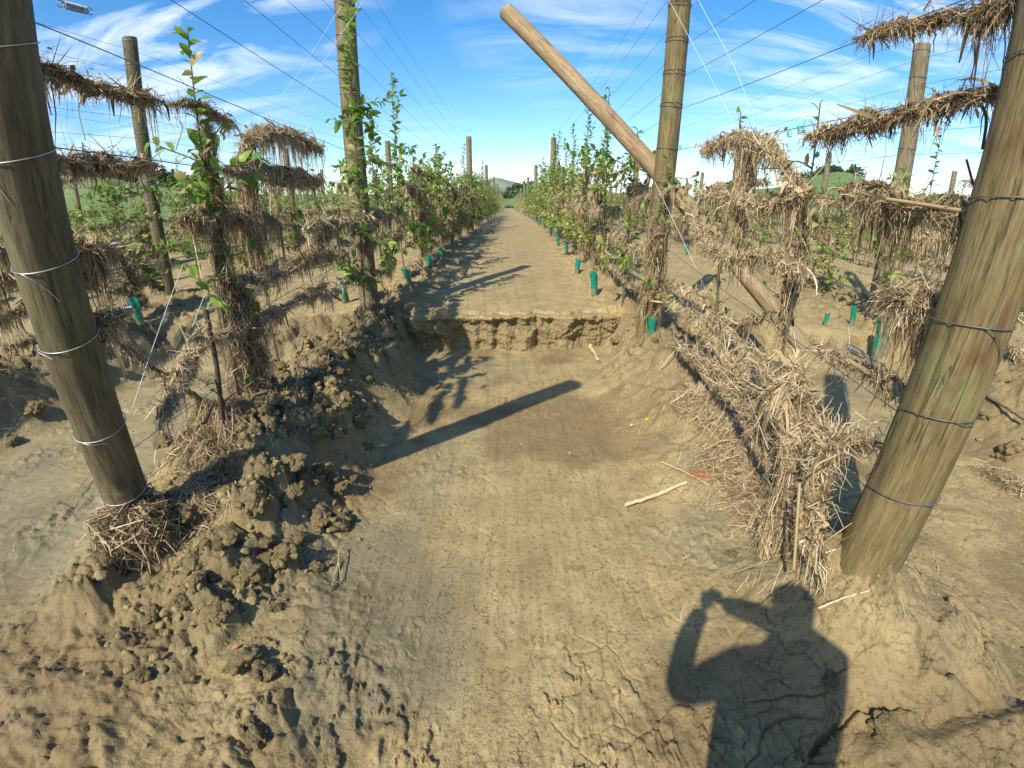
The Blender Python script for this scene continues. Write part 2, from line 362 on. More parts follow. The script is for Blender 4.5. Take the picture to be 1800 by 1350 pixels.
def plain(name, col, rough=.6, metal=0., transl=0., var=.0, vs_=20.):
    m, N, L = mat(name); out = nd(N, 'ShaderNodeOutputMaterial'); p = nd(N, 'ShaderNodeBsdfPrincipled')
    tc = nd(N, 'ShaderNodeTexCoord'); nz = tex(N, L, tc.outputs['Object'], vs_, 5, .6, .3)
    c = ramp(N, L, nz.outputs[0], [(.3, tuple(v*(1-var) for v in col)), (.7, tuple(min(1, v*(1+var)) for v in col))])
    L.new(c, p.inputs['Base Color']); p.inputs['Roughness'].default_value = rough; p.inputs['Metallic'].default_value = metal
    if transl:
        t = nd(N, 'ShaderNodeBsdfTranslucent'); L.new(c, t.inputs['Color']); mx = nd(N, 'ShaderNodeMixShader'); mx.inputs[0].default_value = transl
        L.new(p.outputs[0], mx.inputs[1]); L.new(t.outputs[0], mx.inputs[2]); L.new(mx.outputs[0], out.inputs[0])
    else: L.new(p.outputs[0], out.inputs[0])
    return m
M_WIRE = plain('galvanised_wire', (.42, .43, .42), .45, .7, 0, .3)
M_SPR = plain('spring_steel', (.25, .26, .28), .4, .8, 0, .3)
M_DWIRE = plain('weathered_wire', (.13, .135, .14), .5, .5, 0, .3)
M_STRING = plain('white_twine', (.62, .63, .66), .7, 0, 0, .1)
def guard_material():
    m = plain('green_plastic_sleeve', (.010, .28, .185), .40, 0, .35, .45, 30.); N, L = m.node_tree.nodes, m.node_tree.links
    p = next(n for n in N if n.type == 'BSDF_PRINCIPLED'); c = p.inputs['Base Color'].links[0].from_socket
    tc = nd(N, 'ShaderNodeTexCoord'); sp = nd(N, 'ShaderNodeSeparateXYZ'); L.new(tc.outputs['Object'], sp.inputs[0])
    f = mathn(N, L, 'ADD', mathn(N, L, 'SUBTRACT', .30, mathn(N, L, 'MULTIPLY', sp.outputs[2], 1.9)), mathn(N, L, 'MULTIPLY', tex(N, L, tc.outputs['Object'], 26., 5, .65).outputs[0], .75))
    L.new(mixc(N, L, ramp(N, L, f, [(.48, (0, 0, 0)), (.60, (.85, .85, .85))]), c, (.30, .235, .13)), p.inputs['Base Color']); return m
M_GUARD = guard_material()
M_RED = plain('red_tag', (.55, .03, .04), .5, 0, 0, .2)
M_TIE = plain('green_tie', (.05, .50, .18), .5, 0, .2, .2)
M_CLOTH = plain('dark_jacket', (.04, .045, .06), .8, 0, 0, .2)
M_SKIN = plain('skin', (.42, .25, .17), .6, 0, 0, .1)
M_YLEAF = plain('yellow_leaf', (.75, .60, .03), .5, 0, .3, .1)

# ------------------------------------------------------------------ ground heights (metres; 0 = top of the flood silt at the scarp)
def rowXL(y): return np.interp(y, [-5, 1.6, 5, 17, 40, 120], [-1.72, -1.68, -1.54, -1.42, -1.41, -2.05])
def rowXR(y): return np.interp(y, [-5, 1.3, 4.4, 17, 40, 120], [1.30, 1.32, 1.30, 1.36, 1.25, .70])
SP = 2.95
def rowX(k, y):    # k = -1,-2.. left rows, 1,2.. right rows
    return rowXL(y) - SP*(-k-1) if k < 0 else rowXR(y) + SP*(k-1) + (.15 if k > 1 else 0)
def rise(y): return .45*(1-np.exp(-np.maximum(y-5.0, 0)/6.5))
def bumps(a, lo, hi): return np.clip((a-lo)/(hi-lo), 0, 1)
def terrain(x, y, full=True):
    """height, wet, brown, turned"""
    x = np.asarray(x, float); y = np.asarray(y, float)
    wob = .10*fbm(x*1.6, y*1.6, 4); wob2 = .22*fbm(x*.9+31, y*.9-7, 4)
    xl = rowXL(y); xr = rowXR(y)
    # centre alley cut off by the digger at y about 5.05
    edge = 5.06 + .16*np.clip(np.abs(x)/1.1, 0, 1.2)**2 + .5*wob + .06*fbm(x*5, y*2, 3) + .03*rmf(x*11+3, y*9, 3)*(.4+pn(x*2+9, 0*y)) - .13*(1-sst(-.85, -.45, x + .3*wob)) + .16*fbm(x*2.3+40, 0*x, 3)
    S = sst(edge-.02, edge+.11, y)
    cen = sst(xl+.25, xl+.62, x)*(1-sst(xr-.62, xr-.3, x))
    # left alley: crumbly slope
    el = 4.15 + .12*(x+4.2) + wob2*1.2
    Sl = sst(el, el+.85, y); er = 4.55 - .25*(x-2.) + wob2*1.4; Sr = sst(er, er+.5, y)
    left = 1 - sst(xl-.35, xl, x); right = sst(xr, xr+.45, x); top_ = sst(4.9, 6.5, y)
    wL_ = 1 - sst(xl-.25, xl+.3, x); wR_ = sst(xr-.35, xr+.2, x)
    base = S*(1-wL_-wR_) + Sl*wL_ + Sr*wR_
    # banks of spoil left standing along the rows
    def bank(xc, w0, w1, y0, y1, h): 
        d = np.abs(x - xc + wob2*.45)*(1+.9*sst(3.9, 4.8, y)*(np.abs(xc-0*x) < 2.2)); return h*(1-sst(w0, w1, d))*sst(y0, y1, y + wob2)
    b1 = bank(xl+.16, .26, .70, 1.0, 2.1, .84); b2 = bank(xr+.16, .18, .85, .7, 3.2, .85)*(.62+.38*sst(2.2, 4.0, y))
    b3 = bank(rowX(-2, y), .35, .95, 1.2, 3.0, .95); b4 = bank(rowX(2, y), .4, 1.1, .9, 2.6, .95)
    banks = np.maximum(np.maximum(b1, b2), np.maximum(b3, b4))
    feet = .86*np.exp(-((x-1.34)**2+(y-1.20)**2)/.14) + .30*np.exp(-((x+1.72)**2+(y-1.62)**2)/.10)
    banks = np.maximum(banks, feet)
    lvl = np.maximum(base, banks)
    z = -.35 + .35*lvl + rise(y)*np.clip(lvl, 0, 1)
    # low spoil at the bottom left and a raised crust at the bottom right
    s1 = sst(.0, .35, .42 - np.hypot((x+1.15)/1.1, (y-.95)/1.0)*.42 + .5*wob2)
    s2 = sst(1.0, 1.10, x + .35*wob + .1*(y-.6))*(1-sst(.66, .78, y + .6*wob))
    z = z + .045*s1 + .07*s2
    # left scrape: the digger's wall, and the ruts down the trench
    near = 1-sst(9, 16, np.hypot(x, y))
    flat = (1-lvl)
    rough = np.clip(np.maximum.reduce([b1*1.6*(1-sst(4.2, 5.6, y)*.6), feet*1.2, .9*(1-sst(.25, .75, np.abs(x-xl-.25)))*sst(.9, 1.25, y)*(1-sst(2.2, 3., y)), b2*(.75+.35*sst(2., 2.6, y)), b3*(1-sst(3, 6, y)*.5)*1.1, b4*.8, s1*.35, s2*.25,
             (Sl*(1-Sl)*4)*left*1.1, (Sr*(1-Sr)*4)*right*.9]), 0, 1)
    gap = sst(.30, .62, fbm(x*2.3+5, y*2.3, 3)+.55)       # smoother pockets between the clods
    rough = rough*(.35+.65*gap)
    z = z + near*rough*.10*fbm(x*3.3, y*3.3, 3)
    if full:
        xx = x + .05*fbm(x*6, y*6, 3); yy = y + .05*fbm(x*6+9, y*6, 3)
        d1, r1, e1 = cells(xx*5.5, yy*5.5, 3); z = z + near*rough*.125*(r1*.9+.1)*(.45*np.sqrt(np.clip(1-(d1/.72)**2, 0, 1)) + .55*np.clip((e1-d1)*3.2, 0, 1))
        d2, r2, e2 = cells(xx*13, yy*13, 11); z = z + near*rough*.060*(r2)*(.4*np.sqrt(np.clip(1-(d2/.70)**2, 0, 1)) + .6*np.clip((e2-d2)*3, 0, 1))
        d3, r3, e3 = cells(xx*30, yy*30, 23); z = z + near*np.clip(rough*1.3, 0, 1)*.022*r3*np.sqrt(np.clip(1-(d3/.70)**2, 0, 1))
        z = z + near*rough*.014*rmf(x*22, y*22, 3)
        # torn, pitted skin of the scraped floor: small lips and tears, mostly in the foreground
        pit = sst(.02, .34, fbm(x*1.3+40, y*1.3, 4)*.7 + .42*(1-sst(.7, 1.9, y)) - .10 + .25*(1-sst(-2.0, -1.0, x)))*flat
        tear = fbm(x*24, y*12, 4); z = z + pit*(.0105*tear + .012*np.where(tear > .12, 1, 0)*sst(.1, .35, fbm(x*5, y*5, 3)+.2))
        rip = pn(x*7+2.5*fbm(x*2, y*2, 2), y*22+3*fbm(x*2+5, y*2, 2)); z = z + .006*rip*flat*(1-sst(-1.0, -.5, x))     # ripples left
        z = z + .0045*fbm(x*22, y*1.0, 3)*flat*cen + .012*fbm(x*1.8, y*1.1, 3)
        # scarp face: slabs and steps
        fc = cen*sst(edge-.06, edge, y)*(1-sst(edge+.05, edge+.22, y))
        z = z + fc*(.05*fbm(x*9, y*25, 4) + .05*rmf(x*4+7, y*9, 3)*.5)
        # tufty silt near rows and light ripples beyond
        nr = np.maximum(1-sst(.2, .65, np.abs(x-xl)), 1-sst(.2, .6, np.abs(x-xr)))*sst(5, 5.6, y)
        z = z + near*nr*(.05*rmf(x*4, y*3, 4)*.5 + .03*fbm(x*11, y*9, 3))
        st = sst(.18, .4, fbm(x*1.7-20, y*1.1+3, 3))*(sst(-1.45, -1.1, x))*(1-sst(-.75, -.45, x))*sst(5.4, 5.7, y)*(1-sst(8.5, 9.5, y))
        z = z - .06*st
        # cracks
        dA, rA, eA = cells(x*3.1+.35*fbm(x*3, y*3, 3), y*3.1+.35*fbm(x*3+7, y*3, 3), 31)
        ck = (1-sst(.0, .030, eA-dA))*sst(.05, .2, fbm(x*.9+3, y*.9+11, 3)+.22*sst(.3, .8, x)*(1-sst(1.6, 3., y)))*near
        z = z - .013*ck*(.1+.9*sst(.2, .5, x))
        dB, rB, eB = cells(x*11+.5*fbm(x*6, y*6, 3), y*8+.5*fbm(x*6+7, y*6, 3), 47); z = z - .008*(1-sst(.0, .06, eB-dB))*sst(.05, .3, fbm(x*1.9+33, y*1.9-11, 3)+.22*sst(.45, .9, x))*near*(1-rough)
        dg = y - .73 - .10*np.sin(x*7) - .03*fbm(x*9, y*0, 3); z = z - .045*np.exp(-(dg/.012)**2)*sst(.86, .94, x)*(1-sst(1.15, 1.35, x))
    brown0 = (1-sst(-1.6, -.7, x+.3*wob2))*(1-sst(1.0, 1.6, y))
    if full: z = z + .010*brown0*pn(x*9+2.5*fbm(x*2, y*2, 2), y*26+3*fbm(x*2+5, y*2, 2)) + .008*brown0*rmf(x*9, y*16, 3)
    wet = (1-.8*brown0)*np.clip(sst(.12, .42, fbm(x*1.1+60, y*.8, 4))*flat*.7 + .55*(1-sst(-2.1, -1.7, x))*flat + .25*rough, 0, 1)
    brown = np.clip(sst(.02, .30, fbm(x*1.0-80, y*.8, 4))*flat*.9 + .95*(1-sst(-1.6, -.7, x+.3*wob2))*(1-sst(1.0, 1.6, y)), 0, 1)
    return z, wet, brown, rough
def gz(x, y): return float(terrain(np.array([x]), np.array([y]))[0][0])
def build_ground():
    r = .28*np.exp(np.arange(0, 800)*.0048); r = r[r < 12.5]; r = np.sort(np.concatenate([r[(r < 4.8) | (r > 5.6)], np.arange(4.8, 5.6, .010)]))
    azm = np.concatenate([np.linspace(-180, -80, 60)[:-1], np.linspace(-80, -57, 90)[:-1], np.linspace(-57, 57, 640)[:-1], np.linspace(57, 80, 90)[:-1], np.linspace(80, 180, 60)])
    A, Rr = np.meshgrid(np.radians(azm), r); X = Rr*np.sin(A); Y = Rr*np.cos(A)
    z, w, b, ro = terrain(X.ravel(), Y.ravel())
    nr, na = X.shape; i = (np.arange(nr-1)*na)[:, None]; j = np.arange(na-1)[None]
    F1 = np.stack([i+j, i+j+1, i+na+j+1, i+na+j], 2).reshape(-1, 4)[:, ::-1]
    V1 = np.stack([X.ravel(), Y.ravel(), z], 1)
    # centre cap
    V0 = np.array([[0, 0, float(z[:na].mean())]]); F0 = np.stack([np.full(na-1, len(V1)), np.arange(1, na), np.arange(na-1)], 1)[:, ::-1]
    # beyond 12.5 m out to the hills
    r2 = np.concatenate([[r[-1]], r[-1]*np.exp(np.arange(1, 150)*.034)]); r2 = r2[r2 < 2500]
    A2, R2 = np.meshgrid(np.radians(azm), r2); X2 = R2*np.sin(A2); Y2 = R2*np.cos(A2)
    z2, w2, b2, ro2 = terrain(X2.ravel(), Y2.ravel(), False); z2[:na] = z[-na:]
    beh = sst(0, 6, -Y2.ravel()); 
    nr2 = X2.shape[0]; i2 = (np.arange(nr2-1)*na)[:, None]; off = len(V1)+1
    F2 = np.stack([i2+j, i2+j+1, i2+na+j+1, i2+na+j], 2).reshape(-1, 4)[:, ::-1] + off
    V2 = np.stack([X2.ravel(), Y2.ravel(), z2], 1)
    V = np.concatenate([V1, V0, V2])
    at = dict(wet=np.r_[w, 0, w2], brown=np.r_[b, 0, b2], rough=np.r_[ro, 0, ro2])
    o = mesh_obj('ground', V, [F1, F0, F2], M_MUD, attrs=at)
    tag(o, 'tan flood mud with a dug trench, a cut silt step and a long silt path between the rows', None, None, 'structure')
build_ground()
def silt_step():
    nu, nv = 420, 64
    u = np.linspace(-1.42, 1.42, nu); v = np.linspace(0, 1.35, nv); U, Vv = np.meshgrid(u, v)
    wob = .10*fbm(U*1.6, 5.06*1.6+0*U, 4)
    yb = 5.06 + .16*np.clip(np.abs(U)/1.1, 0, 1.2)**2 + .5*wob + .06*fbm(U*5, 10+0*U, 3) + .03*rmf(U*11+3, 45+0*U, 3)*(.4+pn(U*2+9, 0*U)) - .13*(1-sst(-.85, -.45, U + .3*wob)) + .16*fbm(U*2.3+40, 0*U, 3)
    f = np.clip(Vv, 0, 1); lip = .004 + .030*fbm(U*3, U*0, 4)
    z = -.40 + (.40+lip)*f
    rag = fbm(U*3.1, f*2.0+4, 4)
    dA, rA, eA = cells(U*4.2+.4*fbm(U*4, f*3, 3), f*1.7+.3*fbm(U*3+7, f*3, 3), 13)     # slabs that broke away
    dB, rB, eB = cells(U*11+.4*fbm(U*9, f*6, 3), f*5+.3*fbm(U*9+7, f*3, 3), 29)
    y = yb - .050 - .055*(rA-.4)*np.clip((eA-dA)*7, 0, 1) - .014*rB*np.clip((eB-dB)*5, 0, 1) - .085*rag - .012*fbm(U*40, f*14, 3)
    y = y - .075*(1-sst(.0, .32, f))*(.4+.9*np.clip(fbm(U*3+5, U*0+2, 3)+.4, 0, 1))      # rubble toe
    y = y + .050*sst(.62, .80, f)*(1-sst(.86, .97, f))*sst(-.15, .25, fbm(U*2.2+1, U*0, 3))   # undercut below the lip
    back = np.clip(Vv-1, 0, 1)/.35; y = y + back*.22; z = z + .006*(back > 0) - .012*back**2 + .004*fbm(U*9, back*3, 3)
    i = (np.arange(nv-1)*nu)[:, None]; j = np.arange(nu-1)[None]; F = np.stack([i+j, i+j+1, i+nu+j+1, i+nu+j], 2).reshape(-1, 4)
    n = U.size; face = (Vv < .97).ravel()*1.0
    o = mesh_obj('silt_step', np.stack([U.ravel(), y.ravel(), z.ravel()], 1), F, M_MUD, attrs=dict(wet=.35*face, brown=.25*face, rough=.55*face))
    tag(o, 'ragged broken face where the flood silt was dug away across the lane', None, None, 'structure')
silt_step()

# ------------------------------------------------------------------ hills
def hill_material():
    m, N, L = mat('pasture_hill'); out = nd(N, 'ShaderNodeOutputMaterial'); p = nd(N, 'ShaderNodeBsdfPrincipled'); L.new(p.outputs[0], out.inputs[0])
    tc = nd(N, 'ShaderNodeTexCoord'); n = tex(N, L, tc.outputs['Object'], .012, 6, .6, .4); n2 = tex(N, L, tc.outputs['Object'], .12, 5, .6)
    c = ramp(N, L, n.outputs[0], [(.3, (.085, .15, .035)), (.5, (.13, .20, .05)), (.68, (.20, .22, .08))])
    c = mixc(N, L, mathn(N, L, 'MULTIPLY', n2.outputs[0], .4), c, (.09, .13, .05)); L.new(c, p.inputs['Base Color']); p.inputs['Roughness'].default_value = .95
    return m
M_HILL = hill_material()
M_FARTREE = plain('distant_foliage', (.035, .065, .022), .9, 0, 0, .4, .3)
def pol(a, d): return d*math.sin(R(a)), d*math.cos(R(a))
def hill(label, prof, d0, d1, seed, dist_mat=None):
    """prof: list of (azimuth, elevation of the skyline seen from the path)"""
    az = np.linspace(prof[0][0], prof[-1][0], 160); el = np.interp(az, [p[0] for p in prof], [p[1] for p in prof])
    el = np.convolve(np.pad(el, 4, 'edge'), np.ones(9)/9, 'valid')
    rows = 44; t = np.linspace(0, 1.5, rows)
    A, T = np.meshgrid(az, t); D = d0 + (d1-d0)*T
    hmax = np.tan(np.radians(el))*d1 + CAM_Z
    prof_ = np.where(T <= 1, np.sin(np.clip(T, 0, 1)*np.pi/2)**1.35, np.cos((T-1)*np.pi)**1.0)
    X = D*np.sin(np.radians(A)); Y = D*np.cos(np.radians(A))
    k = 3.2/d0
    Z = hmax[None]*prof_*(1 + .20*fbm(X*k+seed, Y*k, 4)*(1-.75*np.exp(-((T-1)/.25)**2))) + d0*.006*fbm(X*k*5, Y*k*5+seed, 4)*np.minimum(T*3, 1) - 2*(T == 0)
    n = len(az); i = (np.arange(rows-1)*n)[:, None]; j = np.arange(n-1)[None]
    F = np.stack([i+j, i+j+1, i+n+j+1, i+n+j], 2).reshape(-1, 4)
    o = mesh_obj('hill', np.stack([X.ravel(), Y.ravel(), Z.ravel()], 1), F, dist_mat or M_HILL); tag(o, label, None, None, 'structure')
    return lambda a, tt: (float(np.interp(a, az, np.arange(n))), tt, X, Y, Z, rows)
H1 = hill('green pasture hill with a rounded knoll beyond the right rows', [(17, .2), (20, 1.3), (23, 2.2), (26.8, 2.3), (29, 2.5), (31, 3.3), (33, 4.0), (34.5, 4.35), (36, 4.2), (38, 3.2), (41, 2.4), (45, 2.6), (50, 2.4), (60, 1.2)], 260, 520, 3)
H2 = hill('green hill with bush on its crest beyond the left rows', [(-75, 1.5), (-62, 3.2), (-54, 3.4), (-48, 3.8), (-44, 4.3), (-41.5, 4.3), (-39, 3.4), (-36, 2.9), (-32, 2.4), (-27, 1.7), (-18, 1.5), (-9, 1.3), (-4, .3)], 260, 470, 11)
M_FAR = plain('far_hill', (.17, .19, .13), .95, 0, 0, .25, .01)
H3 = hill('far brown ridge at the end of the path', [(-9, .4), (-6, 1.9), (-3.5, 2.9), (-1.9, 3.2), (-.5, 2.9), (1.5, 2.5), (4, 2.2), (9, 1.0), (12, .3)], 900, 1400, 21, M_FAR)
H4 = hill('nearer green slope at the end of the path', [(-4, .2), (-2.2, .9), (-1, 1.4), (.5, 2.0), (2.2, 2.45), (4, 2.6), (7, 2.4), (12, 1.5), (18, .2)], 380, 620, 33)
def blob_tree(x, y, z, s, rg, geo, n=90):
    """a far bush: small leaf clumps spread through an uneven crown"""
    lob = rg.normal(size=(5, 3))*[.38, .38, .2] + [0, 0, .55]
    c = lob[rg.integers(0, 5, n)] + rg.normal(size=(n, 3))*.22; c[:, 2] = np.abs(c[:, 2])
    d = rg.normal(size=(n, 2, 3)); d /= np.linalg.norm(d, axis=2, keepdims=True)
    q = .17; V = np.stack([c-q*d[:, 0], c-q*d[:, 1], c+q*d[:, 0], c+q*d[:, 1]], 1).reshape(-1, 3)*s + [x, y, z]
    b = np.arange(n)*4; geo.add(V, np.stack([b, b+1, b+2, b+3], 1), np.repeat(rg.uniform(0, 1, n), 4))
def hill_pos(Hf, a, t):
    ia, tt, X, Y, Z, rows = Hf(a, t); i = int(ia); r = min(int(t/1.5*(rows-1)), rows-1); return X[r, i], Y[r, i], Z[r, i]
def hill_trees():
    rg = np.random.default_rng(5)
    for Hf, spots, lab, s in ((H1, [(a, 1.0) for a in np.linspace(30.2, 36.5, 20)] + [(24.5+rg.normal()*.8, .97) for _ in range(8)], 'line of dark bush along the crest of the right hill', 6.5),
                           (H2, [(a, .93+.07*rg.random()) for a in np.linspace(-47, -38, 34)] + [(-37+rg.normal()*2.5, .75+.2*rg.random()) for _ in range(24)] + [(-50+rg.normal()*3, .6+.3*rg.random()) for _ in range(20)], 'dark bush over the left hill', 9.),
                           (H4, [(-1.9+.35*i, .45+.05*i+.05*rg.random()) for i in range(12)] + [(1.5+rg.normal()*1.2, .35+.12*rg.random()) for _ in range(14)] + [(0.2+.3*i, .85) for i in range(8)], 'scattered dark trees on the slope at the end of the path', 5.),
                           (H4, [(-1.6+.16*i, .03) for i in range(22)], 'dark tree belt across the foot of the path', 3.2)):
        g = Geo()
        for a, t in spots:
            x, y, z = hill_pos(Hf, a, t); blob_tree(x, y, z-.5, s*rg.uniform(.6, 1.3), rg, g)
        tag(g.obj('bush', M_FARTREE, smooth=False), lab, 'bush', None, 'stuff')
hill_trees()

# ------------------------------------------------------------------ posts
def make_post(label, base, top, r0, r1, m, rings=(), near=False, name='post', group=None, cat='post', wob=0.):
    base = np.asarray(base, float); top = np.asarray(top, float); ax = top-base; Lh = np.linalg.norm(ax)
    ns, nz = (72, 150) if near else (20, 24)
    a = np.linspace(0, 2*np.pi, ns, endpoint=False); z = np.linspace(0, Lh, nz)
    A, Z = np.meshgrid(a, z); sd = abs(base[0])*3.1+base[1]
    rr = r0 + (r1-r0)*Z/Lh
    rr = rr*(1 + .022*fbm(A*2/np.pi*2+sd, Z*.9, 3)) + (.0022*fbm(np.cos(A)*9+sd, Z*2.2+np.sin(A)*9, 4))
    if near:
        cr = np.abs(pn(np.cos(A)*6+sd, Z*.55+np.sin(A)*6)); rr = rr - .009*(1-sst(0, .030, cr))*sst(.1, .3, fbm(Z*.8+A, A*1.2, 2)+.2)
    bx = wob*np.sin(np.pi*Z/Lh)
    X = rr*np.cos(A)+bx; Y = rr*np.sin(A)
    V = np.stack([X.ravel(), Y.ravel(), Z.ravel()], 1)
    i = (np.arange(nz-1)*ns)[:, None]; j = np.arange(ns)[None]; jn = (j+1) % ns
    F = np.stack([i+j, i+jn, i+ns+jn, i+ns+j], 2).reshape(-1, 4)
    o0 = (nz-1)*ns; V = np.vstack([V, [[0, 0, Lh+.004]], np.stack([.93*rr[-1]*np.cos(a), .93*rr[-1]*np.sin(a), np.full(ns, Lh+.006)], 1)])
    c = nz*ns; k = np.arange(ns); kn = (k+1) % ns
    F2 = np.stack([o0+k, o0+kn, c+1+kn, c+1+k], 1); F3 = np.stack([c+1+k, c+1+kn, np.full(ns, c)], 1)
    e = empty(name, base, label, cat, group)
    q = Vector((0, 0, 1)).rotation_difference(Vector(ax)); e.rotation_mode = 'QUATERNION'; e.rotation_quaternion = q
    tr = mesh_obj('shaft', V, [F, F2, F3], m, e)
    for h, w in rings:
        t = np.linspace(0, 2*np.pi, 49); rad = r0 + (r1-r0)*h/Lh + .004
        ph = w[1] if isinstance(w, tuple) else 0.; tl = w[0] if isinstance(w, tuple) else w
        pts = np.stack([rad*1.012*np.cos(t)+0*t, rad*1.012*np.sin(t), h + tl*np.sin(t+ph)], 1)
        V_, F_ = tube(pts, .0020 if near else .003, 6)
        if near:     # the twisted tail where the wire is tied off, and a staple
            g_ = Geo().add(V_, F_); a0 = -1.9 + .5*math.sin(h*9); tp = [(rad+.003+.004*math.sin(u*5))*np.array([math.cos(a0+u*.9), math.sin(a0+u*.9), 0]) + [0, 0, h+tl*math.sin(a0+ph)-u*u*.10*(1 if math.sin(h*5) > -.3 else .2)] for u in np.linspace(0, 1, 9)]
            g_.add(*tube(tp, .0016, 5)); V_ = np.concatenate(g_.V); F_ = np.concatenate(g_.F[4])
        mesh_obj('wire_loop', V_, F_, M_WIRE if base[0] < -1 else M_DWIRE, e)
    return e
# the two big posts that frame the picture
fgL = (np.array([-1.80, 1.68, -.35]), np.array([-1.15, .97, 2.70]))
fgR = (np.array([1.30, 1.27, -.45]), np.array([1.46, 1.10, 2.75]))
LL = np.linalg.norm(fgL[1]-fgL[0]); LR = np.linalg.norm(fgR[1]-fgR[0])
def ring_h(ax, pts):      # heights along a post at which photographed loops sit
    out = []
    for (px, py) in pts:
        d = ray(px, py); best = min(np.linspace(0, 1, 300), key=lambda t: np.linalg.norm(np.cross(ax[0]+(ax[1]-ax[0])*t-np.array([0, 0, CAM_Z]), d)/np.linalg.norm(d)))
        out.append(best*np.linalg.norm(ax[1]-ax[0]))
    return out
make_post('thick olive grey post leaning in at the left edge, five wire loops round it', *fgL, .092, .100, M_POST_L,
          [(h, (.012, 1.)) for h in ring_h(fgL, [(0, 85), (22, 270), (58, 462), (108, 597), (160, 752), (215, 858)])], True)
make_post('thickest brown green post leaning out at the right edge with a red brown stain', *fgR, .114, .100, M_POST_R,
          [(h, (.014, 2.6)) for h in ring_h(fgR, [(1775, 100), (1755, 345), (1715, 565), (1645, 715), (1570, 850), (1490, 1000)])], True)
WZ = [.20, .49, .78, 1.07, 1.38, 1.66, 2.0, 2.26, 2.52, 2.80, 3.10, 3.38]
make_post('tall upright post left of the path with an apple shoot climbing its front', (-1.56, 5.05, -.45), (-1.60, 5.05, 3.5), .104, .096, M_POST_B, [(h+.45, .006) for h in WZ[3:]] + [(WZ[5]+.48, .004)], True, wob=.0)
make_post('tall upright post right of the path crossed behind by the fallen pole', (1.28, 4.36, -.45), (1.40, 4.36, 3.45), .094, .090, M_POST_R, [(h+.45, .006) for h in WZ[4:]] + [(h+.47, -.006) for h in WZ[6:]], True)
make_post('weathered post with a bare cut top above the outer left row', (-4.77, 6.12, -.4), (-4.77, 6.12, 3.42), .080, .088, M_POST_L, [(h+.4, .004) for h in WZ[4:]], True)
make_post('grey weathered post with a bare cut top beside the right edge post', (4.62, 5.49, -.5), (4.66, 5.49, 3.17), .105, .092, M_POST, [(h+.5, .004) for h in WZ[3:]], True)
# the dislodged brace pole
pole_a = at_z(1412, 612, .03); pole_b = at_d(890, 20, 5.85)
_pl = make_post('long loose tan pole lying diagonally against the right row, upper end in the sky', pole_a, pole_b, .070, .086, M_POLE, (), True, 'pole', cat='pole')
# small chips on the pole
ORD = ['first', 'second', 'third', 'fourth', 'fifth', 'sixth', 'seventh', 'eighth', 'ninth', 'tenth', 'eleventh', 'twelfth', 'thirteenth', 'fourteenth', 'fifteenth', 'sixteenth']
ROWN = {-1: 'the row left of the path', 1: 'the row right of the path', -2: 'the second row on the left', 2: 'the second row on the right'}
POSTS = []
def far_posts():
    rg = np.random.default_rng(12); n = 0; proto = {}
    for k in (-1, 1, -2, 2, -3, 3, -4, 4, -5, 5, -6, 6):
        ys = {-1: [16.8], 1: [17.0], -2: [16.8], 2: [17.6]}.get(k, [16.5+rg.uniform(-.8, .8)])
        y = ys[0]
        if abs(k) >= 3: ys = [y-11.0*1] + ys if abs(k) < 6 else ys
        while y < (125 if abs(k) == 1 else 70): y += 10.9 + rg.uniform(-.2, .2); ys.append(y)
        for i, y in enumerate(ys):
            x = float(rowX(k, y)); h = 3.40 if abs(k) == 1 else 3.25+rg.uniform(-.15, .1)
            if abs(k) > 1: x += rg.uniform(-.15, .15)
            if k == -2 and i == 0: x = -4.12
            key = n % 4
            b = (x, y, float(rise(y))-.3); tl = (rg.uniform(-.03, .03), rg.uniform(-.03, .03))
            if abs(k) <= 2 and i < 8: lab = f'{ORD[i]} grey post beyond the tall near one in {ROWN[k]}'; gr = 'row posts receding along the orchard'
            elif abs(k) <= 2: lab = 'tiny grey post far down the rows beside the path'; gr = 'tiny far row posts'
            else: lab = 'grey trellis post standing among the outer orchard rows'; gr = 'trellis posts in the outer rows'
            if key not in proto:
                proto[key] = make_post(lab, b, (b[0]+tl[0], b[1]+tl[1], h), .098, .09, M_POST, [(z+.3, .003) for z in (2.3, 2.8, 3.2)], False, group=gr); proto[key]['h'] = h-b[2]
            else:
                p = proto[key]; r = dup(p, b, 0, lab, 1.0, gr); r.rotation_mode = 'QUATERNION'; r.rotation_quaternion = Vector((0, 0, 1)).rotation_difference(Vector((tl[0], tl[1], h-b[2]))); r.scale = (1, 1, (h-b[2])/p['h'])
            POSTS.append((x, y)); n += 1
    for p in proto.values(): del p['h']
far_posts()

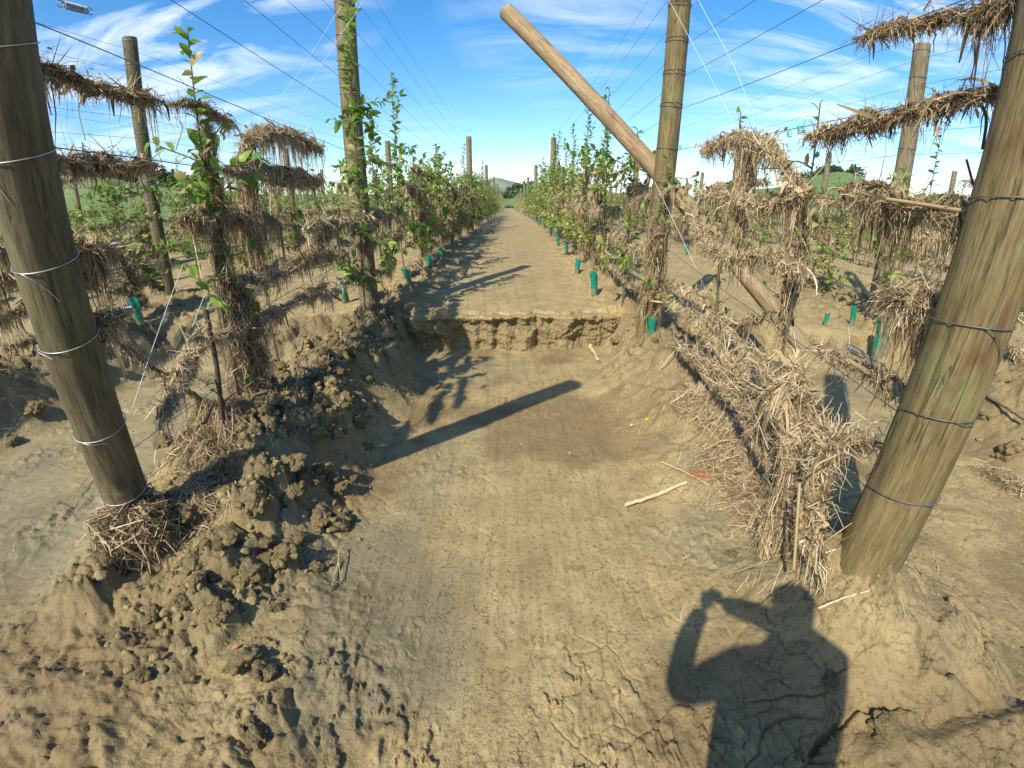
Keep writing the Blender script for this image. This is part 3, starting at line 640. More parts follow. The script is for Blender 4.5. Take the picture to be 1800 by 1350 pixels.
# ------------------------------------------------------------------ trellis wires
def wires():
    for k in (-1, 1, -2, 2, -3, 3, -4, 4):
        sidew = 'left' if k < 0 else 'right'
        for wi, z in enumerate(WZ if abs(k) <= 2 else WZ[4::2]):
            if abs(k) == 1:
                ax = fgL if k < 0 else fgR; zz = {0: 0, 1: .2, 2: .52, 3: .82, 4: 1.20, 5: 1.55}.get(wi, z-.05 if wi < 6 else z*.93)
                zz = min(zz, 2.6) if wi < 10 else 2.65
                if k < 0: zz = {3: .98, 4: 1.40, 5: 1.74, 6: 2.02, 7: 2.22, 8: 2.36, 9: 2.48, 10: 2.56, 11: 2.64}.get(wi, zz)
                else: zz = {3: .86, 4: 1.20, 5: 1.56, 6: 1.86, 7: 2.12, 8: 2.30, 9: 2.46, 10: 2.58, 11: 2.70}.get(wi, zz)
                t = (zz-ax[0][2])/(ax[1][2]-ax[0][2]); p0 = ax[0]+(ax[1]-ax[0])*t + [0.0, .11, 0]
                y2 = 5.05 if k < 0 else 4.36; x2 = -1.56-.01 if k < 0 else 1.36
                pts = [p0, np.array([x2 + (.1 if k > 0 else .1), y2, z])]
            else:
                y0 = 2.2 if k < 0 else 2.0; x0 = float(rowX(k, y0)); yp = 6.12 if k == -2 else (5.49 if k == 2 else 5.8)
                pts = [np.array([x0, y0, z*.93]), np.array([{-2: -4.77, 2: 4.64}.get(k, float(rowX(k, yp))), yp, z*.97])]
            for y in np.arange(16.9, 100 if abs(k) == 1 else 60, 10.95): pts.append(np.array([float(rowX(k, y)), y, z + (float(rise(y))*.2 if z < 2.5 else 0)]))
            P = []
            for a, b in zip(pts[:-1], pts[1:]):
                n = 8; t = np.linspace(0, 1, n, endpoint=False)[:, None]; s = a+(b-a)*t; s[:, 2] -= .010*np.linalg.norm(b-a)*(4*t*(1-t))[:, 0]*.8; P.append(s)
            P.append(pts[-1][None]); P = np.concatenate(P)
            V, F = tube(P, .0021, 4); o = mesh_obj('wire', V-P[0], F, M_DWIRE, loc=P[0])
            tag(o, f'{ORD[wi]} trellis wire up from the ground in {ROWN[k]}' if abs(k) <= 2 else f'thin trellis wire strung along the outer orchard rows on the {sidew}', 'wire', 'trellis wires' if abs(k) <= 2 else f'outer {sidew} trellis wires')
wires()
def line_obj(name, pts, rad, m, label, cat, group=None, n=None, seg=5):
    pts = np.asarray(pts, float); P = spline(pts, n or max(2, len(pts)*6)) if len(pts) > 2 else pts
    V, F = tube(P, rad, seg); o = mesh_obj(name, V-P[0], F, m, loc=P[0]); return tag(o, label, cat, group)
def strings():
    X1, X2 = 1.36, -1.55
    S = [([at_d(1176, 0, 4.3), at_d(1275, 188, 4.0), at_d(1345, 330, 3.7)], 'white twine running down from the top of the right upright post to the straw hood'),
         ([at_d(1228, 0, 3.9), at_d(1318, 190, 3.6), at_d(1400, 620, 3.2)], 'white twine hanging past the straw hood down to the fallen pole foot'),
         ([at_d(1150, 320, 4.2), at_d(1245, 520, 3.9)], 'white twine stretched from the right upright post down to the silt'),
         ([at_d(1300, 660, 2.9), at_d(1350, 790, 2.3)], 'white twine over the straw heap beside the right edge post'),
         ([at_d(1478, 650, 3.2), at_d(1496, 752, 2.8)], 'short white twine over the shaded floor left of the right edge post'),
         ([at_d(600, 10, 4.8), at_d(530, 120, 4.9), at_d(447, 232, 5.0)], 'pale twine slanting down left from the top of the left upright post'),
         ([at_d(640, 0, 4.7), at_d(497, 226, 4.9)], 'second pale twine slanting down left beside the left upright post'),
         ([at_d(322, 465, 2.9), at_d(232, 720, 2.5)], 'white twine tied from the left row down to the mud, nearest the left edge post'),
         ([at_d(368, 500, 3.0), at_d(338, 575, 2.9)], 'short white twine below the green leaves on the left row'),
         ([at_d(180, 170, 6.), at_d(98, 258, 6.2)], 'faint pale twine on the sky right of the left edge post')]
    for p, lab in S: line_obj('twine', p, .0016, M_STRING, lab, 'string', 'slack twines off the trellis')
strings()
def spring(p0, p1, rad, turns, label, m=M_SPR, wr=.0017):
    p0, p1 = np.asarray(p0), np.asarray(p1); ax = p1-p0; Ln = np.linalg.norm(ax); ax = ax/Ln
    u = np.cross(ax, [0, 0, 1]); u /= np.linalg.norm(u); v = np.cross(u, ax)
    t = np.linspace(0, 1, turns*14); a = t*turns*2*np.pi
    P = p0 + ax*(t*Ln)[:, None] + rad*(np.cos(a)[:, None]*u + np.sin(a)[:, None]*v)
    e = empty('spring', p0, label, 'spring', 'wire tensioning springs')
    V, F = tube(P-p0, wr, 5); mesh_obj('coil', V, F, m, e)
    for q, s in ((p0, -1), (p1, 1)):
        t = np.linspace(0, 2*np.pi, 15); c = q + ax*s*.012
        V, F = tube(c + .012*(np.cos(t)[:, None]*ax + np.sin(t)[:, None]*v) - p0, .0018, 5); mesh_obj('hook', V, F, m, e)
spring(at_d(112, 8, 2.35), at_d(152, 18, 2.40), .013, 15, 'dark steel tension spring on the high wire at the top left corner')
spring(at_x(175, 437, -1.56), at_x(214, 432, -1.56), .016, 20, 'steel spring on the straw covered wire right of the left edge post, upper of two')
spring(at_x(184, 552, -1.56), at_x(229, 545, -1.56), .016, 20, 'steel spring near the green sleeve right of the left edge post, lower of two')
spring(at_x(1655, 25, 1.42), at_x(1690, 15, 1.42), .014, 12, 'steel spring in the top right corner beside hanging straw')
spring(at_x(1545, 509, 1.5), at_x(1570, 514, 1.5), .015, 12, 'short grey spring against the slanting post left of the right edge post')
spring(at_x(1494, 612, 1.40), at_x(1514, 623, 1.40), .015, 9, 'open steel spring on the low wire, upper of the pair by the green sleeve')
spring(at_x(1524, 634, 1.40), at_x(1550, 646, 1.40), .015, 10, 'open steel spring on the low wire, lower of the pair by the green sleeve')
# ------------------------------------------------------------------ flood straw
HANGW = 1.0
def straw_roll(pts, n, r, hang, rg, w=.004, geo=None, core=True, wild=.10, dark=0.):
    """dry straw folded over a wire: a bumpy core with strands draped down both sides"""
    g = geo or Geo(); P = spline(pts, 60) if len(pts) > 2 else np.linspace(pts[0], pts[1], 60)
    P = np.asarray(P, float); Ln = np.linalg.norm(np.diff(P, axis=0), axis=1).sum(); sd = rg.uniform(0, 50)
    tt = np.linspace(0, 1, 60); thick = (.30 + 1.25*np.clip(fbm(tt*Ln*6+sd, tt*0+sd, 3)+.40, 0, 1.3)) * np.minimum(1, .35+6*np.minimum(tt, 1-tt))
    T = np.gradient(P, axis=0); T /= np.linalg.norm(T, axis=1, keepdims=True)+1e-9
    U = np.cross(T, [0, 0, 1.]); nn = np.linalg.norm(U, axis=1, keepdims=True); U = np.where(nn > .15, U/(nn+1e-9), np.array([1., 0, 0])); Bv = np.cross(U, T)
    if core:
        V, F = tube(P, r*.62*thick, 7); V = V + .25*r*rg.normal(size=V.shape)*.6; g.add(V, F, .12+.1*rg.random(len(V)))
    s = rg.random(n); tuft = np.round(s*Ln*16)/(Ln*16+1e-9); s = np.clip(s, 0, 1)
    i = np.clip((s*59).astype(int), 0, 58); f = (s*59-i)[:, None]
    p = P[i]*(1-f)+P[i+1]*f; t = T[i]; u = U[i]; b = Bv[i]; th = (r*thick[i])[:, None]
    up = np.where(np.abs(b[:, 2:3]) > .3, np.array([[0, 0, 1.]]), np.array([[0, 0, 1.]]))
    side = rg.choice([-1, 1], n)[:, None]
    hn = (.22 + 1.7*np.clip(fbm(tuft*Ln*7+sd, tuft*0+3., 3)+.42, 0, 1.3)**1.6)
    h1 = (hang*rg.gamma(1.5, .55, n)*hn)[:, None]; h2 = (hang*rg.gamma(1.6, .35, n)*hn)[:, None]
    ta = (tuft-s)[:, None]*Ln*t*.9
    sk = t*rg.normal(size=(n, 1))*.034
    j = lambda a: rg.normal(size=(n, 3))*a
    a0 = p - side*u*th*rg.uniform(.7, 1.25, (n, 1)) - up*h2 + ta*.5 + j(.008)
    a1 = p - side*u*th*.95 - up*th*.25 - sk
    a2 = p + up*th*rg.uniform(.7, 1.15, (n, 1)) + j(.003)
    a3 = p + side*u*th*1.0 - up*th*.2 + sk
    a4 = p + side*u*th*rg.uniform(.8, 1.3, (n, 1)) - up*h1*.55 + sk*1.3 + ta*.5 + j(.006)
    a5 = p + side*u*th*rg.uniform(.5, 1.5, (n, 1)) - up*h1 + sk*1.5 + ta + j(.013)
    wd = rg.random(n) < wild      # loose straws that stick out
    a5 = np.where(wd[:, None], p + (j(1.)*[.05, .06, .05]) + side*u*.03 + up*.02, a5); a4 = np.where(wd[:, None], (a3+a5)/2, a4)
    C = np.stack([a0, a1, a2, a3, a4, a5], 1)
    W = w*rg.uniform(.4, 1.5, n)*np.where(rg.random(n) < .10, rg.uniform(2, 4.5, n), 1)
    V, F = ribbons(C, np.repeat(W[:, None], 6, 1)*np.array([.5, 1, 1, 1, .8, .3]), rg)
    tang_ = rg.random(n) < .22     # strands wound along the wire, tangled in the others
    q0 = p + t*rg.normal(size=(n, 1))*.05 + j(.6)*th; dd = t*rg.choice([-1, 1], (n, 1)) + j(.45); dd *= rg.uniform(.03, .09, (n, 1))
    Ct = np.stack([q0, q0+dd*.25+j(.4)*th, q0+dd*.5+j(.5)*th, q0+dd*.75, q0+dd*.9-up*.01, q0+dd-up*rg.uniform(0, .05, (n, 1))], 1); C = np.where(tang_[:, None, None], Ct, C); V, F = ribbons(C, np.repeat(W[:, None], 6, 1)*np.array([.5, 1, 1, 1, .8, .3]), rg)
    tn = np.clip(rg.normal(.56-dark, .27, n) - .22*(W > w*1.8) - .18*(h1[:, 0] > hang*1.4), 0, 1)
    g.add(V, F, np.repeat(tn, 12)); return g
def straw_column(c0, c1, r0, r1, n, ln, rg, w=.004, geo=None, dark=0., flat=1.):
    """matted straw wrapped round an upright stem and hanging from it"""
    g = geo or Geo(); c0 = np.asarray(c0, float); c1 = np.asarray(c1, float); s = rg.random(n); a = rg.uniform(0, 2*np.pi, n); sd = rg.uniform(0, 40)
    rad = (r0 + (r1-r0)*s)*(.5+.9*np.clip(fbm(a*1.2+sd, s*5+sd, 3)+.5, .05, 1.2))
    c = c0 + (c1-c0)*s[:, None]; o = np.stack([np.cos(a)*flat, np.sin(a), a*0], 1)
    L = ln*rg.gamma(2.5, .4, n); tw = rg.normal(size=n)*.6; o2 = np.stack([np.cos(a+tw)*flat, np.sin(a+tw), a*0], 1)
    j = lambda k: rg.normal(size=(n, 3))*k
    p0 = c + o*(rad*.35)[:, None] + j(.01); p1 = c + o*rad[:, None] + [0, 0, .015] + j(.008)
    p2 = c + o2*(rad*1.08)[:, None] - np.array([0, 0, .45])*L[:, None] + j(.01); p3 = c + o2*(rad*rg.uniform(.7, 1.35, n))[:, None] - np.array([0, 0, 1.])*L[:, None] + j(.02)
    V, F = ribbons(np.stack([p0, p1, p2, p3], 1), np.repeat((w*rg.uniform(.5, 1.6, n))[:, None], 4, 1)*np.array([.8, 1, .9, .35]), rg)
    g.add(V, F, np.repeat(np.clip(rg.normal(.45-dark, .2, n), 0, 1), 8))
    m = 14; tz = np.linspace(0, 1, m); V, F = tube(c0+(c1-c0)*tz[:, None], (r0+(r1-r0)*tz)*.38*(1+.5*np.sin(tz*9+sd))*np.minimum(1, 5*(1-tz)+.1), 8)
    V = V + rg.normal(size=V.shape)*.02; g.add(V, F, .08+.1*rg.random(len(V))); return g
def straw_heap(c, rx, ry, rz, n, ln, rg, w=.005, geo=None, dark=0., core=True):
    """a slumped loose tangle: strands spread over lobes that thin out into the ground"""
    g = geo or Geo(); c = np.asarray(c, float); m = 7
    lob = rg.normal(size=(m, 2))*[.55*rx, .60*ry]; hh = rz*rg.uniform(.45, 1.1, m)*np.exp(-(lob[:, 0]/rx)**2*.5-(lob[:, 1]/ry)**2*.5); sr = rg.uniform(.35, .6, m)
    q = rg.integers(0, m, n); o = rg.normal(size=(n, 2))*np.stack([rx*sr[q], ry*sr[q]], 1)*.75; xy = lob[q] + o
    Hf = lambda P: np.max(hh[None]*np.exp(-((P[:, 0:1]-lob[None, :, 0])**2/(rx*sr)[None]**2+(P[:, 1:2]-lob[None, :, 1])**2/(ry*sr)[None]**2)*.9), 1)
    z = Hf(xy)*rg.uniform(.75, 1.08, n); p = np.stack([c[0]+xy[:, 0], c[1]+xy[:, 1], c[2]+z], 1)
    a = rg.uniform(0, 2*np.pi, n); L = ln*rg.gamma(2.2, .45, n); t = np.stack([np.cos(a), np.sin(a), rg.normal(size=n)*.35], 1)
    def at(u, wob_):
        P = p + t*(L*u)[:, None] + rg.normal(size=(n, 3))*wob_; lift_ = np.minimum(P[:, 2]-c[2], Hf(P[:, :2]-c[:2])*1.1+.03+.05*(rg.random(n) < .12)); P[:, 2] = terrain(P[:, 0], P[:, 1])[0] + np.maximum(lift_, .004); return P
    V, F = ribbons(np.stack([at(-.5, .004), at(-.15, .010), at(.2, .012), at(.5, .012)], 1), np.repeat((w*rg.uniform(.4, 1.7, n))[:, None], 4, 1)*np.array([.6, 1, .9, .35]), rg)
    g.add(V, F, np.repeat(np.clip(rg.normal(.5-dark, .26, n), 0, 1), 8))
    u = np.linspace(-1.5, 1.5, 26); A, B = np.meshgrid(u*rx, u*ry); Q = np.stack([A.ravel(), B.ravel()], 1); zz = Hf(Q)*.80*(1+.12*rg.normal(size=len(Q)))-.015; zt_ = terrain(c[0]+Q[:, 0], c[1]+Q[:, 1])[0]
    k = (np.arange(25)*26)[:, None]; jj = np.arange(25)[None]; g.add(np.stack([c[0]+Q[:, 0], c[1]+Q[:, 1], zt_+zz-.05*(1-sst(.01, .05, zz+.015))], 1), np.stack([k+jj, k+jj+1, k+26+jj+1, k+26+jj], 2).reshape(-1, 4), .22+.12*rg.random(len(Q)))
    return g
def straw_thing(g, label, name='flood_straw', loc=None, group=None, m=None, kind=None):
    V = np.concatenate(g.V); loc = np.array([V[:, 0].mean(), V[:, 1].mean(), V[:, 2].min()]) if loc is None else np.asarray(loc)
    o = g.obj(name, m or M_STRAW, None, False, loc, True); return tag(o, label, None if kind else 'flood debris', group, kind)
def hero_straw():
    rg = np.random.default_rng(21); XL_, XR_ = -1.56, 1.37; HG, RC, NC = .60, .68, .50
    def roll(pix, X, n, r, hang, label, dark=0., w=.0034, wild=.1):
        pts = [at_x(px, py, (X+ (0 if len(q) == 0 else q[0]))) for px, py, *q in pix]
        straw_thing(straw_roll(pts, int(n*.85), r*.9, hang*HG, rg, w, dark=dark-.05, wild=wild), label)
    roll([(46, 112), (95, 122), (150, 148), (205, 160), (268, 174)], XL_, 1500, .026, .085, 'dark straw fringe on the high wire from the left edge post across the sky', .22)
    roll([(66, 274), (120, 283), (190, 290), (262, 290)], XL_, 1700, .033, .075, 'thick brown straw roll on the second wire down, left edge post to grey post', .12)
    roll([(104, 442), (135, 440), (178, 436)], XL_, 1500, .045, .22, 'deep hanging straw curtain beside the upper steel spring on the left', .08)
    roll([(140, 580), (165, 572), (192, 560)], XL_, 1000, .038, .12, 'straw bunch on the wire end beside the lower steel spring on the left', .12)
    roll([(305, 182), (340, 182), (375, 200), (408, 218)], -1.58, 700, .024, .09, 'ragged straw on the wire at the neck of the nearest left apple tree', .15)
    roll([(425, 268), (445, 240), (480, 232), (520, 240), (562, 262)], -1.6, 2600, .050, .20, 'big arched straw wad standing above the left row against the sky', .02, .004, .16)
    roll([(395, 300), (450, 296), (500, 302), (548, 314)], -1.58, 1800, .045, .16, 'straw roll just under the big arched wad on the left row', .1)
    roll([(320, 388), (370, 380), (430, 384), (490, 392)], -1.6, 1900, .05, .20, 'matted straw across the middle of the nearest left apple tree', .08)
    roll([(385, 492), (430, 492), (500, 478), (560, 425), (604, 384)], -1.58, 2600, .042, .12, 'long straw roll climbing from the nearest left tree toward the left upright post', .02)
    roll([(360, 600), (430, 575), (500, 540), (570, 500)], -1.55, 2300, .038, .10, 'straw roll on the low wire right of the nearest left tree trunk', .04)
    roll([(352, 590), (335, 630), (315, 670), (290, 728)], -1.50, 1700, .040, .05, 'pale straw wrapped strand slanting down to the mud left of the tree trunk', -.08)
    roll([(470, 720), (520, 680), (570, 640), (640, 580), (690, 535)], -1.42, 3000, .055, .05, 'straw bank lying along the mud edge below the left row', .02, .0036, .3)
    roll([(165, 575), (260, 640), (350, 700)], -1.75, 500, .02, .10, 'thin straw on a sagging low wire right of the left edge post', .1)
    roll([(648, 276), (680, 288), (700, 292)], -1.62, 500, .022, .07, 'short straw tuft on the wire right of the left upright post', .1)
    # right row
    roll([(1752, 160), (1690, 172), (1620, 192), (1560, 208), (1495, 222), (1428, 240)], XR_+.04, 2600, .034, .085, 'long dark straw roll on the high wire running left from the right edge post', .18)
    roll([(1682, 22), (1630, 40), (1575, 48), (1518, 64)], XR_+.05, 1100, .022, .065, 'upper straw roll hanging in the sky at the top right', .18)
    roll([(1770, 4), (1735, 15), (1712, 25)], XR_, 500, .03, .12, 'dark straw clump high against the right edge post', .25)
    roll([(1700, 372), (1650, 366), (1600, 362), (1555, 352), (1500, 338)], XR_, 1900, .042, .17, 'brown straw skirt under a dead stick left of the right edge post', .16)
    roll([(1570, 338), (1530, 326), (1488, 328)], XR_+.02, 600, .022, .06, 'small straw tuft above the brown straw skirt on the right', .08)
    roll([(1572, 515), (1620, 530), (1668, 545)], XR_, 1500, .042, .24, 'deep straw curtain between the grey spring and the right edge post', .1)
    roll([(1238, 262), (1275, 250), (1300, 240), (1345, 252), (1380, 290), (1412, 338)], 1.38, 3000, .045, .13, 'pale straw hood bent over like a mop above the right row', -.05, .004, .18)
    roll([(1228, 338), (1290, 350), (1360, 356), (1420, 345)], 1.38, 2200, .048, .14, 'straw shelf below the pale straw hood on the right row', -.02)
    roll([(1088, 302), (1120, 294), (1146, 286)], 1.34, 500, .024, .06, 'small straw tuft left of the right upright post at head height', .05)
    roll([(1098, 356), (1140, 346), (1188, 332)], 1.30, 1300, .038, .12, 'straw collar wrapped round the right upright post', .05)
    roll([(1212, 372), (1240, 420), (1290, 452), (1350, 448), (1412, 476)], 1.36, 2800, .044, .12, 'pale straw roll sagging across the front of the fallen pole', -.06)
    roll([(1066, 462), (1110, 492), (1160, 520), (1215, 558), (1258, 606), (1300, 640)], 1.33, 3000, .036, .08, 'lowest pale straw roll running from the right upright post to the heap', -.08)
    roll([(1168, 486), (1225, 528), (1262, 560), (1305, 612), (1312, 650)], 1.40, 2400, .034, .08, 'second pale straw roll from the right upright post down to the heap', -.08)
    roll([(1232, 512), (1262, 556), (1300, 570), (1345, 552)], 1.44, 1200, .034, .07, 'short pale straw loop joining the two rolls right of the upright post', -.05)
    roll([(1398, 640), (1412, 690), (1425, 740), (1462, 768), (1520, 775)], 1.34, 3200, .060, .08, 'thick pale straw trunk bending to the right edge post', -.06, .004, .2)
    roll([(1440, 610), (1500, 640), (1560, 668), (1590, 690)], 1.40, 900, .022, .08, 'thin straw on the low wire with the pair of open springs', .02)
    roll([(1240, 650), (1290, 700), (1330, 760), (1352, 820)], 1.25, 1500, .035, .06, 'straw covered wire end slanting into the mud left of the heap', -.02, .0035, .3)
    roll([(1262, 610), (1300, 680), (1350, 740), (1392, 800), (1405, 860)], 1.28, 2600, .045, .11, 'ragged straw rope sloping down the middle of the right heap', -.06, .0034, .3)
    roll([(1330, 620), (1370, 700), (1400, 790), (1420, 900)], 1.20, 2200, .040, .12, 'ragged straw rope hanging toward the foot of the right edge post', -.02, .0034, .3)
    roll([(1470, 770), (1440, 830), (1425, 920), (1440, 985)], 1.10, 1700, .034, .10, 'straw rope down the left side of the right edge post', .0, .0034, .3)
    roll([(1180, 600), (1230, 630), (1290, 655), (1345, 690)], 1.26, 1500, .024, .05, 'thin straw strand lying low across the right bank', -.02, .003, .3)
    # columns and heaps
    c = lambda z0, z1, x, y, r0, r1, n, ln, lab, dark=0., w=.0036, flat=1.: straw_thing(straw_column((x, y, z0), (x+.02, y+.02, z1), r0*RC, r1*RC, int(n*NC), ln*.62, rg, w, dark=dark-.05, flat=flat), lab)
    c(.30, 1.62, -1.60, 2.50, .085, .06, 3000, .13, 'straw and dead leaves matted round the nearest left apple tree', .06)
    c(.05, .75, -1.62, 2.62, .20, .10, 3000, .18, 'heavy straw skirt round the foot of the nearest left apple tree', .10)
    c(.75, 1.50, -1.62, 2.92, .06, .11, 1500, .20, 'straw curtain hanging under the big arched wad on the left row', .05)
    c(.95, 1.58, 1.40, 2.95, .04, .09, 1500, .22, 'straw column hanging from the pale hood on the right row', -.05, .004)
    c(.62, 1.10, 1.42, 2.30, .035, .06, 900, .18, 'straw column round the thin bare tree left of the slanting post', -.03, .004)
    c(.20, 1.15, 1.28, 4.22, .12, .13, 1500, .24, 'straw clinging low on the right upright post', .02)
    c(-.15, .25, 1.14, 1.52, .14, .10, 2600, .30, 'long straw hanging down the left side of the right edge post foot', -.02, .004, .7)
    c(gz(-1.68, 1.50)+.02, gz(-1.68, 1.50)+.20, -1.69, 1.53, .22, .17, 3600, .24, 'brown straw skirt round the foot of the left edge post', .08, .005)
    h = lambda x, y, z, rx, ry, rz, n, ln, lab, dark=0., w=.0034, zs=.9: straw_thing(straw_heap((x, y, gz(x, y)-.02), rx*.95, ry*1.0, rz*zs, int(n*.8), ln*.8, rg, w, dark=dark-.03), lab)
    h(1.36, 2.32, .10, .15, .38, .20, 3000, .13, 'tall straw heap piled in the right row left of the right edge post', -.03)
    h(1.26, 1.92, -.12, .11, .30, .12, 1700, .15, 'lower straw heap reaching the foot of the right edge post', -.02)
    h(1.34, 2.80, .05, .13, .26, .12, 1500, .13, 'straw heap under the rolls right of the trench', -.04)
    h(-1.62, 2.35, -.02, .20, .26, .16, 2400, .15, 'dark straw heap at the foot of the nearest left tree', .12)
    h(-1.50, 1.78, -.08, .10, .14, .08, 1200, .12, 'straw tuft on the clods right of the left edge post', .06)
    h(-4.3, 2.75, .20, .30, .55, .55, 2600, .22, 'dark straw mass behind the left edge post at the picture border', .18)
    h(3.1, 2.10, -.20, .14, .18, .08, 500, .16, 'sparse straw on the clods right of the right edge post', 0.)
    c(.55, 1.62, -4.42, 3.3, .12, .16, 1500, .25, 'dark straw column behind the left edge post', .12)
hero_straw()

ROLLS = []
def roll_protos():
    rg = np.random.default_rng(31)
    for i in range(9):
        pts = np.stack([rg.normal(size=5)*.012, np.linspace(-.5, .5, 5), rg.normal(size=5)*.015], 1)
        ROLLS.append(straw_roll(pts, 760, .036+.009*(i % 3), (.075, .11, .15)[i % 3], rg, .0062, wild=.08, dark=-.12).obj('flood_straw', M_STRAW, None, False))
roll_protos()
def strung_straw():
    rg = np.random.default_rng(33); used = set(); cnt = {}
    far = Geo()
    for k in (-1, 1, -2, 2, -3, 3, -4, 4):
        y0, y1 = {-1: (3.1, 15.5), 1: (4.6, 15.5), -2: (3.0, 12.5), 2: (2.8, 12.5)}.get(k, (4, 30))
        for wi, z in enumerate(WZ[:6]):
            y = y0 + rg.uniform(0, .6)
            while y < (y1 if abs(k) > 2 else 34):
                L = rg.uniform(.5, 1.5); 
                keep = rg.random() < ((.92 if wi < 4 else .35) if abs(k) > 1 else (.80 if wi < 3 else .5))
                if abs(k) == 2 and abs(y+L/2-(6.12 if k < 0 else 5.49)) < .75: keep = False
                if keep:
                    yc = y+L/2; x = float(rowX(k, yc)) + rg.normal()*.03; zz = z*(.97 if abs(k) > 1 else 1)+float(rise(yc))*.35 + rg.normal()*.015
                    if y < y1 and abs(k) <= 2:
                        i = int(rg.integers(0, 9)); base = ROLLS[i]
                        if i not in used: o = base; used.add(i)
                        else: o = base.copy(); COL.objects.link(o)
                        o.location = (x, yc, zz); o.scale = (rg.uniform(.85, 1.25), L*(1 if rg.random() < .5 else -1), rg.uniform(.8, 1.3)); o.rotation_euler = (rg.normal()*.05, 0, rg.normal()*.03)
                        c = cnt.get((k, wi), 0); cnt[(k, wi)] = c+1
                        gl = {-1: 'left', 1: 'right', -2: 'outer left', 2: 'outer right'}[k]
                        lab = f'{ORD[c]} straw roll on the {ORD[wi]} wire up in {ROWN[k]}' if c < 4 else f'small straw roll far along the {ORD[wi]} wire up in {ROWN[k]}'
                        tag(o, lab, 'flood debris', f'straw rolls on the wires of {ROWN[k]}')
                    else:
                        D = math.hypot(x, yc); straw_roll([(x, y, zz), (x, y+L, zz)], int(90 if D < 18 else 40), .04, .16, rg, .011 if D < 18 else .018, far, True, .03, -.08)
                y += L + rg.uniform(.0, .5 if abs(k) > 1 else .35)
    tag(far.obj('distant_straw', M_STRAW, smooth=False), 'straw rolls merged by distance on the wires of the far rows', None, None, 'stuff')
strung_straw()

# ------------------------------------------------------------------ apple trees
def leaf_geo(P, D, Nn, S, fold=.35, hi=False):
    """leaf blades: base P, direction D, face normal Nn, length S"""
    D = D/np.linalg.norm(D, axis=1, keepdims=True); X = np.cross(D, Nn); X /= np.linalg.norm(X, axis=1, keepdims=True)+1e-9; Z = np.cross(X, D); s = S[:, None]
    if hi:
        c = [(0, 0, 0), (0, .33, .03), (0, .68, .02), (0, 1, -.10), (-.21, .30, .10), (-.22, .66, .07), (.21, .30, .10), (.22, .66, .07), (-.10, .90, -.02), (.10, .90, -.02)]
        V = np.stack([P + s*(a*X+b*D+z*Z) for a, b, z in c], 1).reshape(-1, 3); o = (np.arange(len(P))*10)[:, None]
        T3 = np.concatenate([o+np.array([[0, 1, 4]]), o+np.array([[0, 6, 1]]), o+np.array([[2, 3, 8]]), o+np.array([[2, 9, 3]]), o+np.array([[5, 2, 8]]), o+np.array([[2, 7, 9]])])
        Q = np.concatenate([o+np.array([[4, 1, 2, 5]]), o+np.array([[1, 6, 7, 2]])]); return V, T3, Q, 10
    c = [(0, 0, 0), (-.24, .5, .10), (0, 1, -.04), (.24, .5, .10)]
    V = np.stack([P + s*(a*X+b*D+z*Z) for a, b, z in c], 1).reshape(-1, 3); o = (np.arange(len(P))*4)[:, None]
    return V, np.concatenate([o+np.array([[0, 2, 1]]), o+np.array([[0, 3, 2]])]), None, 4
def shoots(rg, H, nl, zlo, zhi, reach, tops=2, low=True):
    """stem curves of a young tree on wires: leader, side limbs, upright tips"""
    S = []; lead = np.stack([rg.normal(size=7).cumsum()*.012, rg.normal(size=7).cumsum()*.015, np.linspace(0, H, 7)], 1); lead[0, :2] = 0
    S.append((spline(lead, 24), .011, .003))
    for i in range(nl):
        z = rg.uniform(zlo, zhi); j = min(int(z/H*23), 22); b = S[0][0][j]; sg = rg.choice([-1, 1]); L = reach*rg.uniform(.5, 1.1)
        a = rg.normal()*.75; d = np.array([math.sin(a), sg*math.cos(a), 0]); up = rg.uniform(.15, .6)
        p = np.array([b, b+d*L*.35+[0, 0, L*.18], b+d*L*.7+[0, 0, L*up*.7], b+d*L+[rg.normal()*.03, 0, L*up-(.12 if rg.random() < .35 else 0)]]); S.append((spline(p, 10), .005, .0018))
    for i in range(tops):
        j = rg.integers(12, 19); b = S[0][0][j]; L = rg.uniform(.35, .8); sg = rg.choice([-1, 1])
        p = np.array([b, b+[rg.normal()*.04, sg*.10, .15], b+[rg.normal()*.05, sg*rg.uniform(.1, .22), L]]); S.append((spline(p, 10), .004, .0015))
    return S
def leaves_on(S, rg, step, size, hi=False, zmin=.35, brown=.25, lead_from=.35):
    P, D, Nn, Z = [], [], [], []
    for q, (c, a, b) in enumerate(S):
        L = np.linalg.norm(np.diff(c, axis=0), axis=1).sum(); n = max(3, int(L/step)); 
        for u in np.linspace(.12 if q else lead_from, 1, n):
            i = min(int(u*(len(c)-1)), len(c)-2); p = c[i]+(c[i+1]-c[i])*(u*(len(c)-1)-i)
            if p[2] < zmin: continue
            t = c[i+1]-c[i]; t = t/(np.linalg.norm(t)+1e-9); o = rg.normal(size=3); o -= o.dot(t)*t; o /= np.linalg.norm(o)+1e-9
            d = o*.85 + t*.6 + np.array([0, 0, rg.uniform(-.5, .25)])
            P.append(p); D.append(d); Nn.append(np.array([0, 0, 1.])+rg.normal(size=3)*.45); Z.append(p[2])
    P, D, Nn, Z = map(np.array, (P, D, Nn, Z)); n = len(P)
    s = 1.15*size*rg.uniform(.6, 1.2, n); dead = rg.random(n) < np.where(Z < 1.75, brown, .05)
    tn = np.where(dead, rg.uniform(.82, 1, n), np.clip(rg.normal(.50, .17, n), .08, .8))
    return P, D, Nn, s, tn
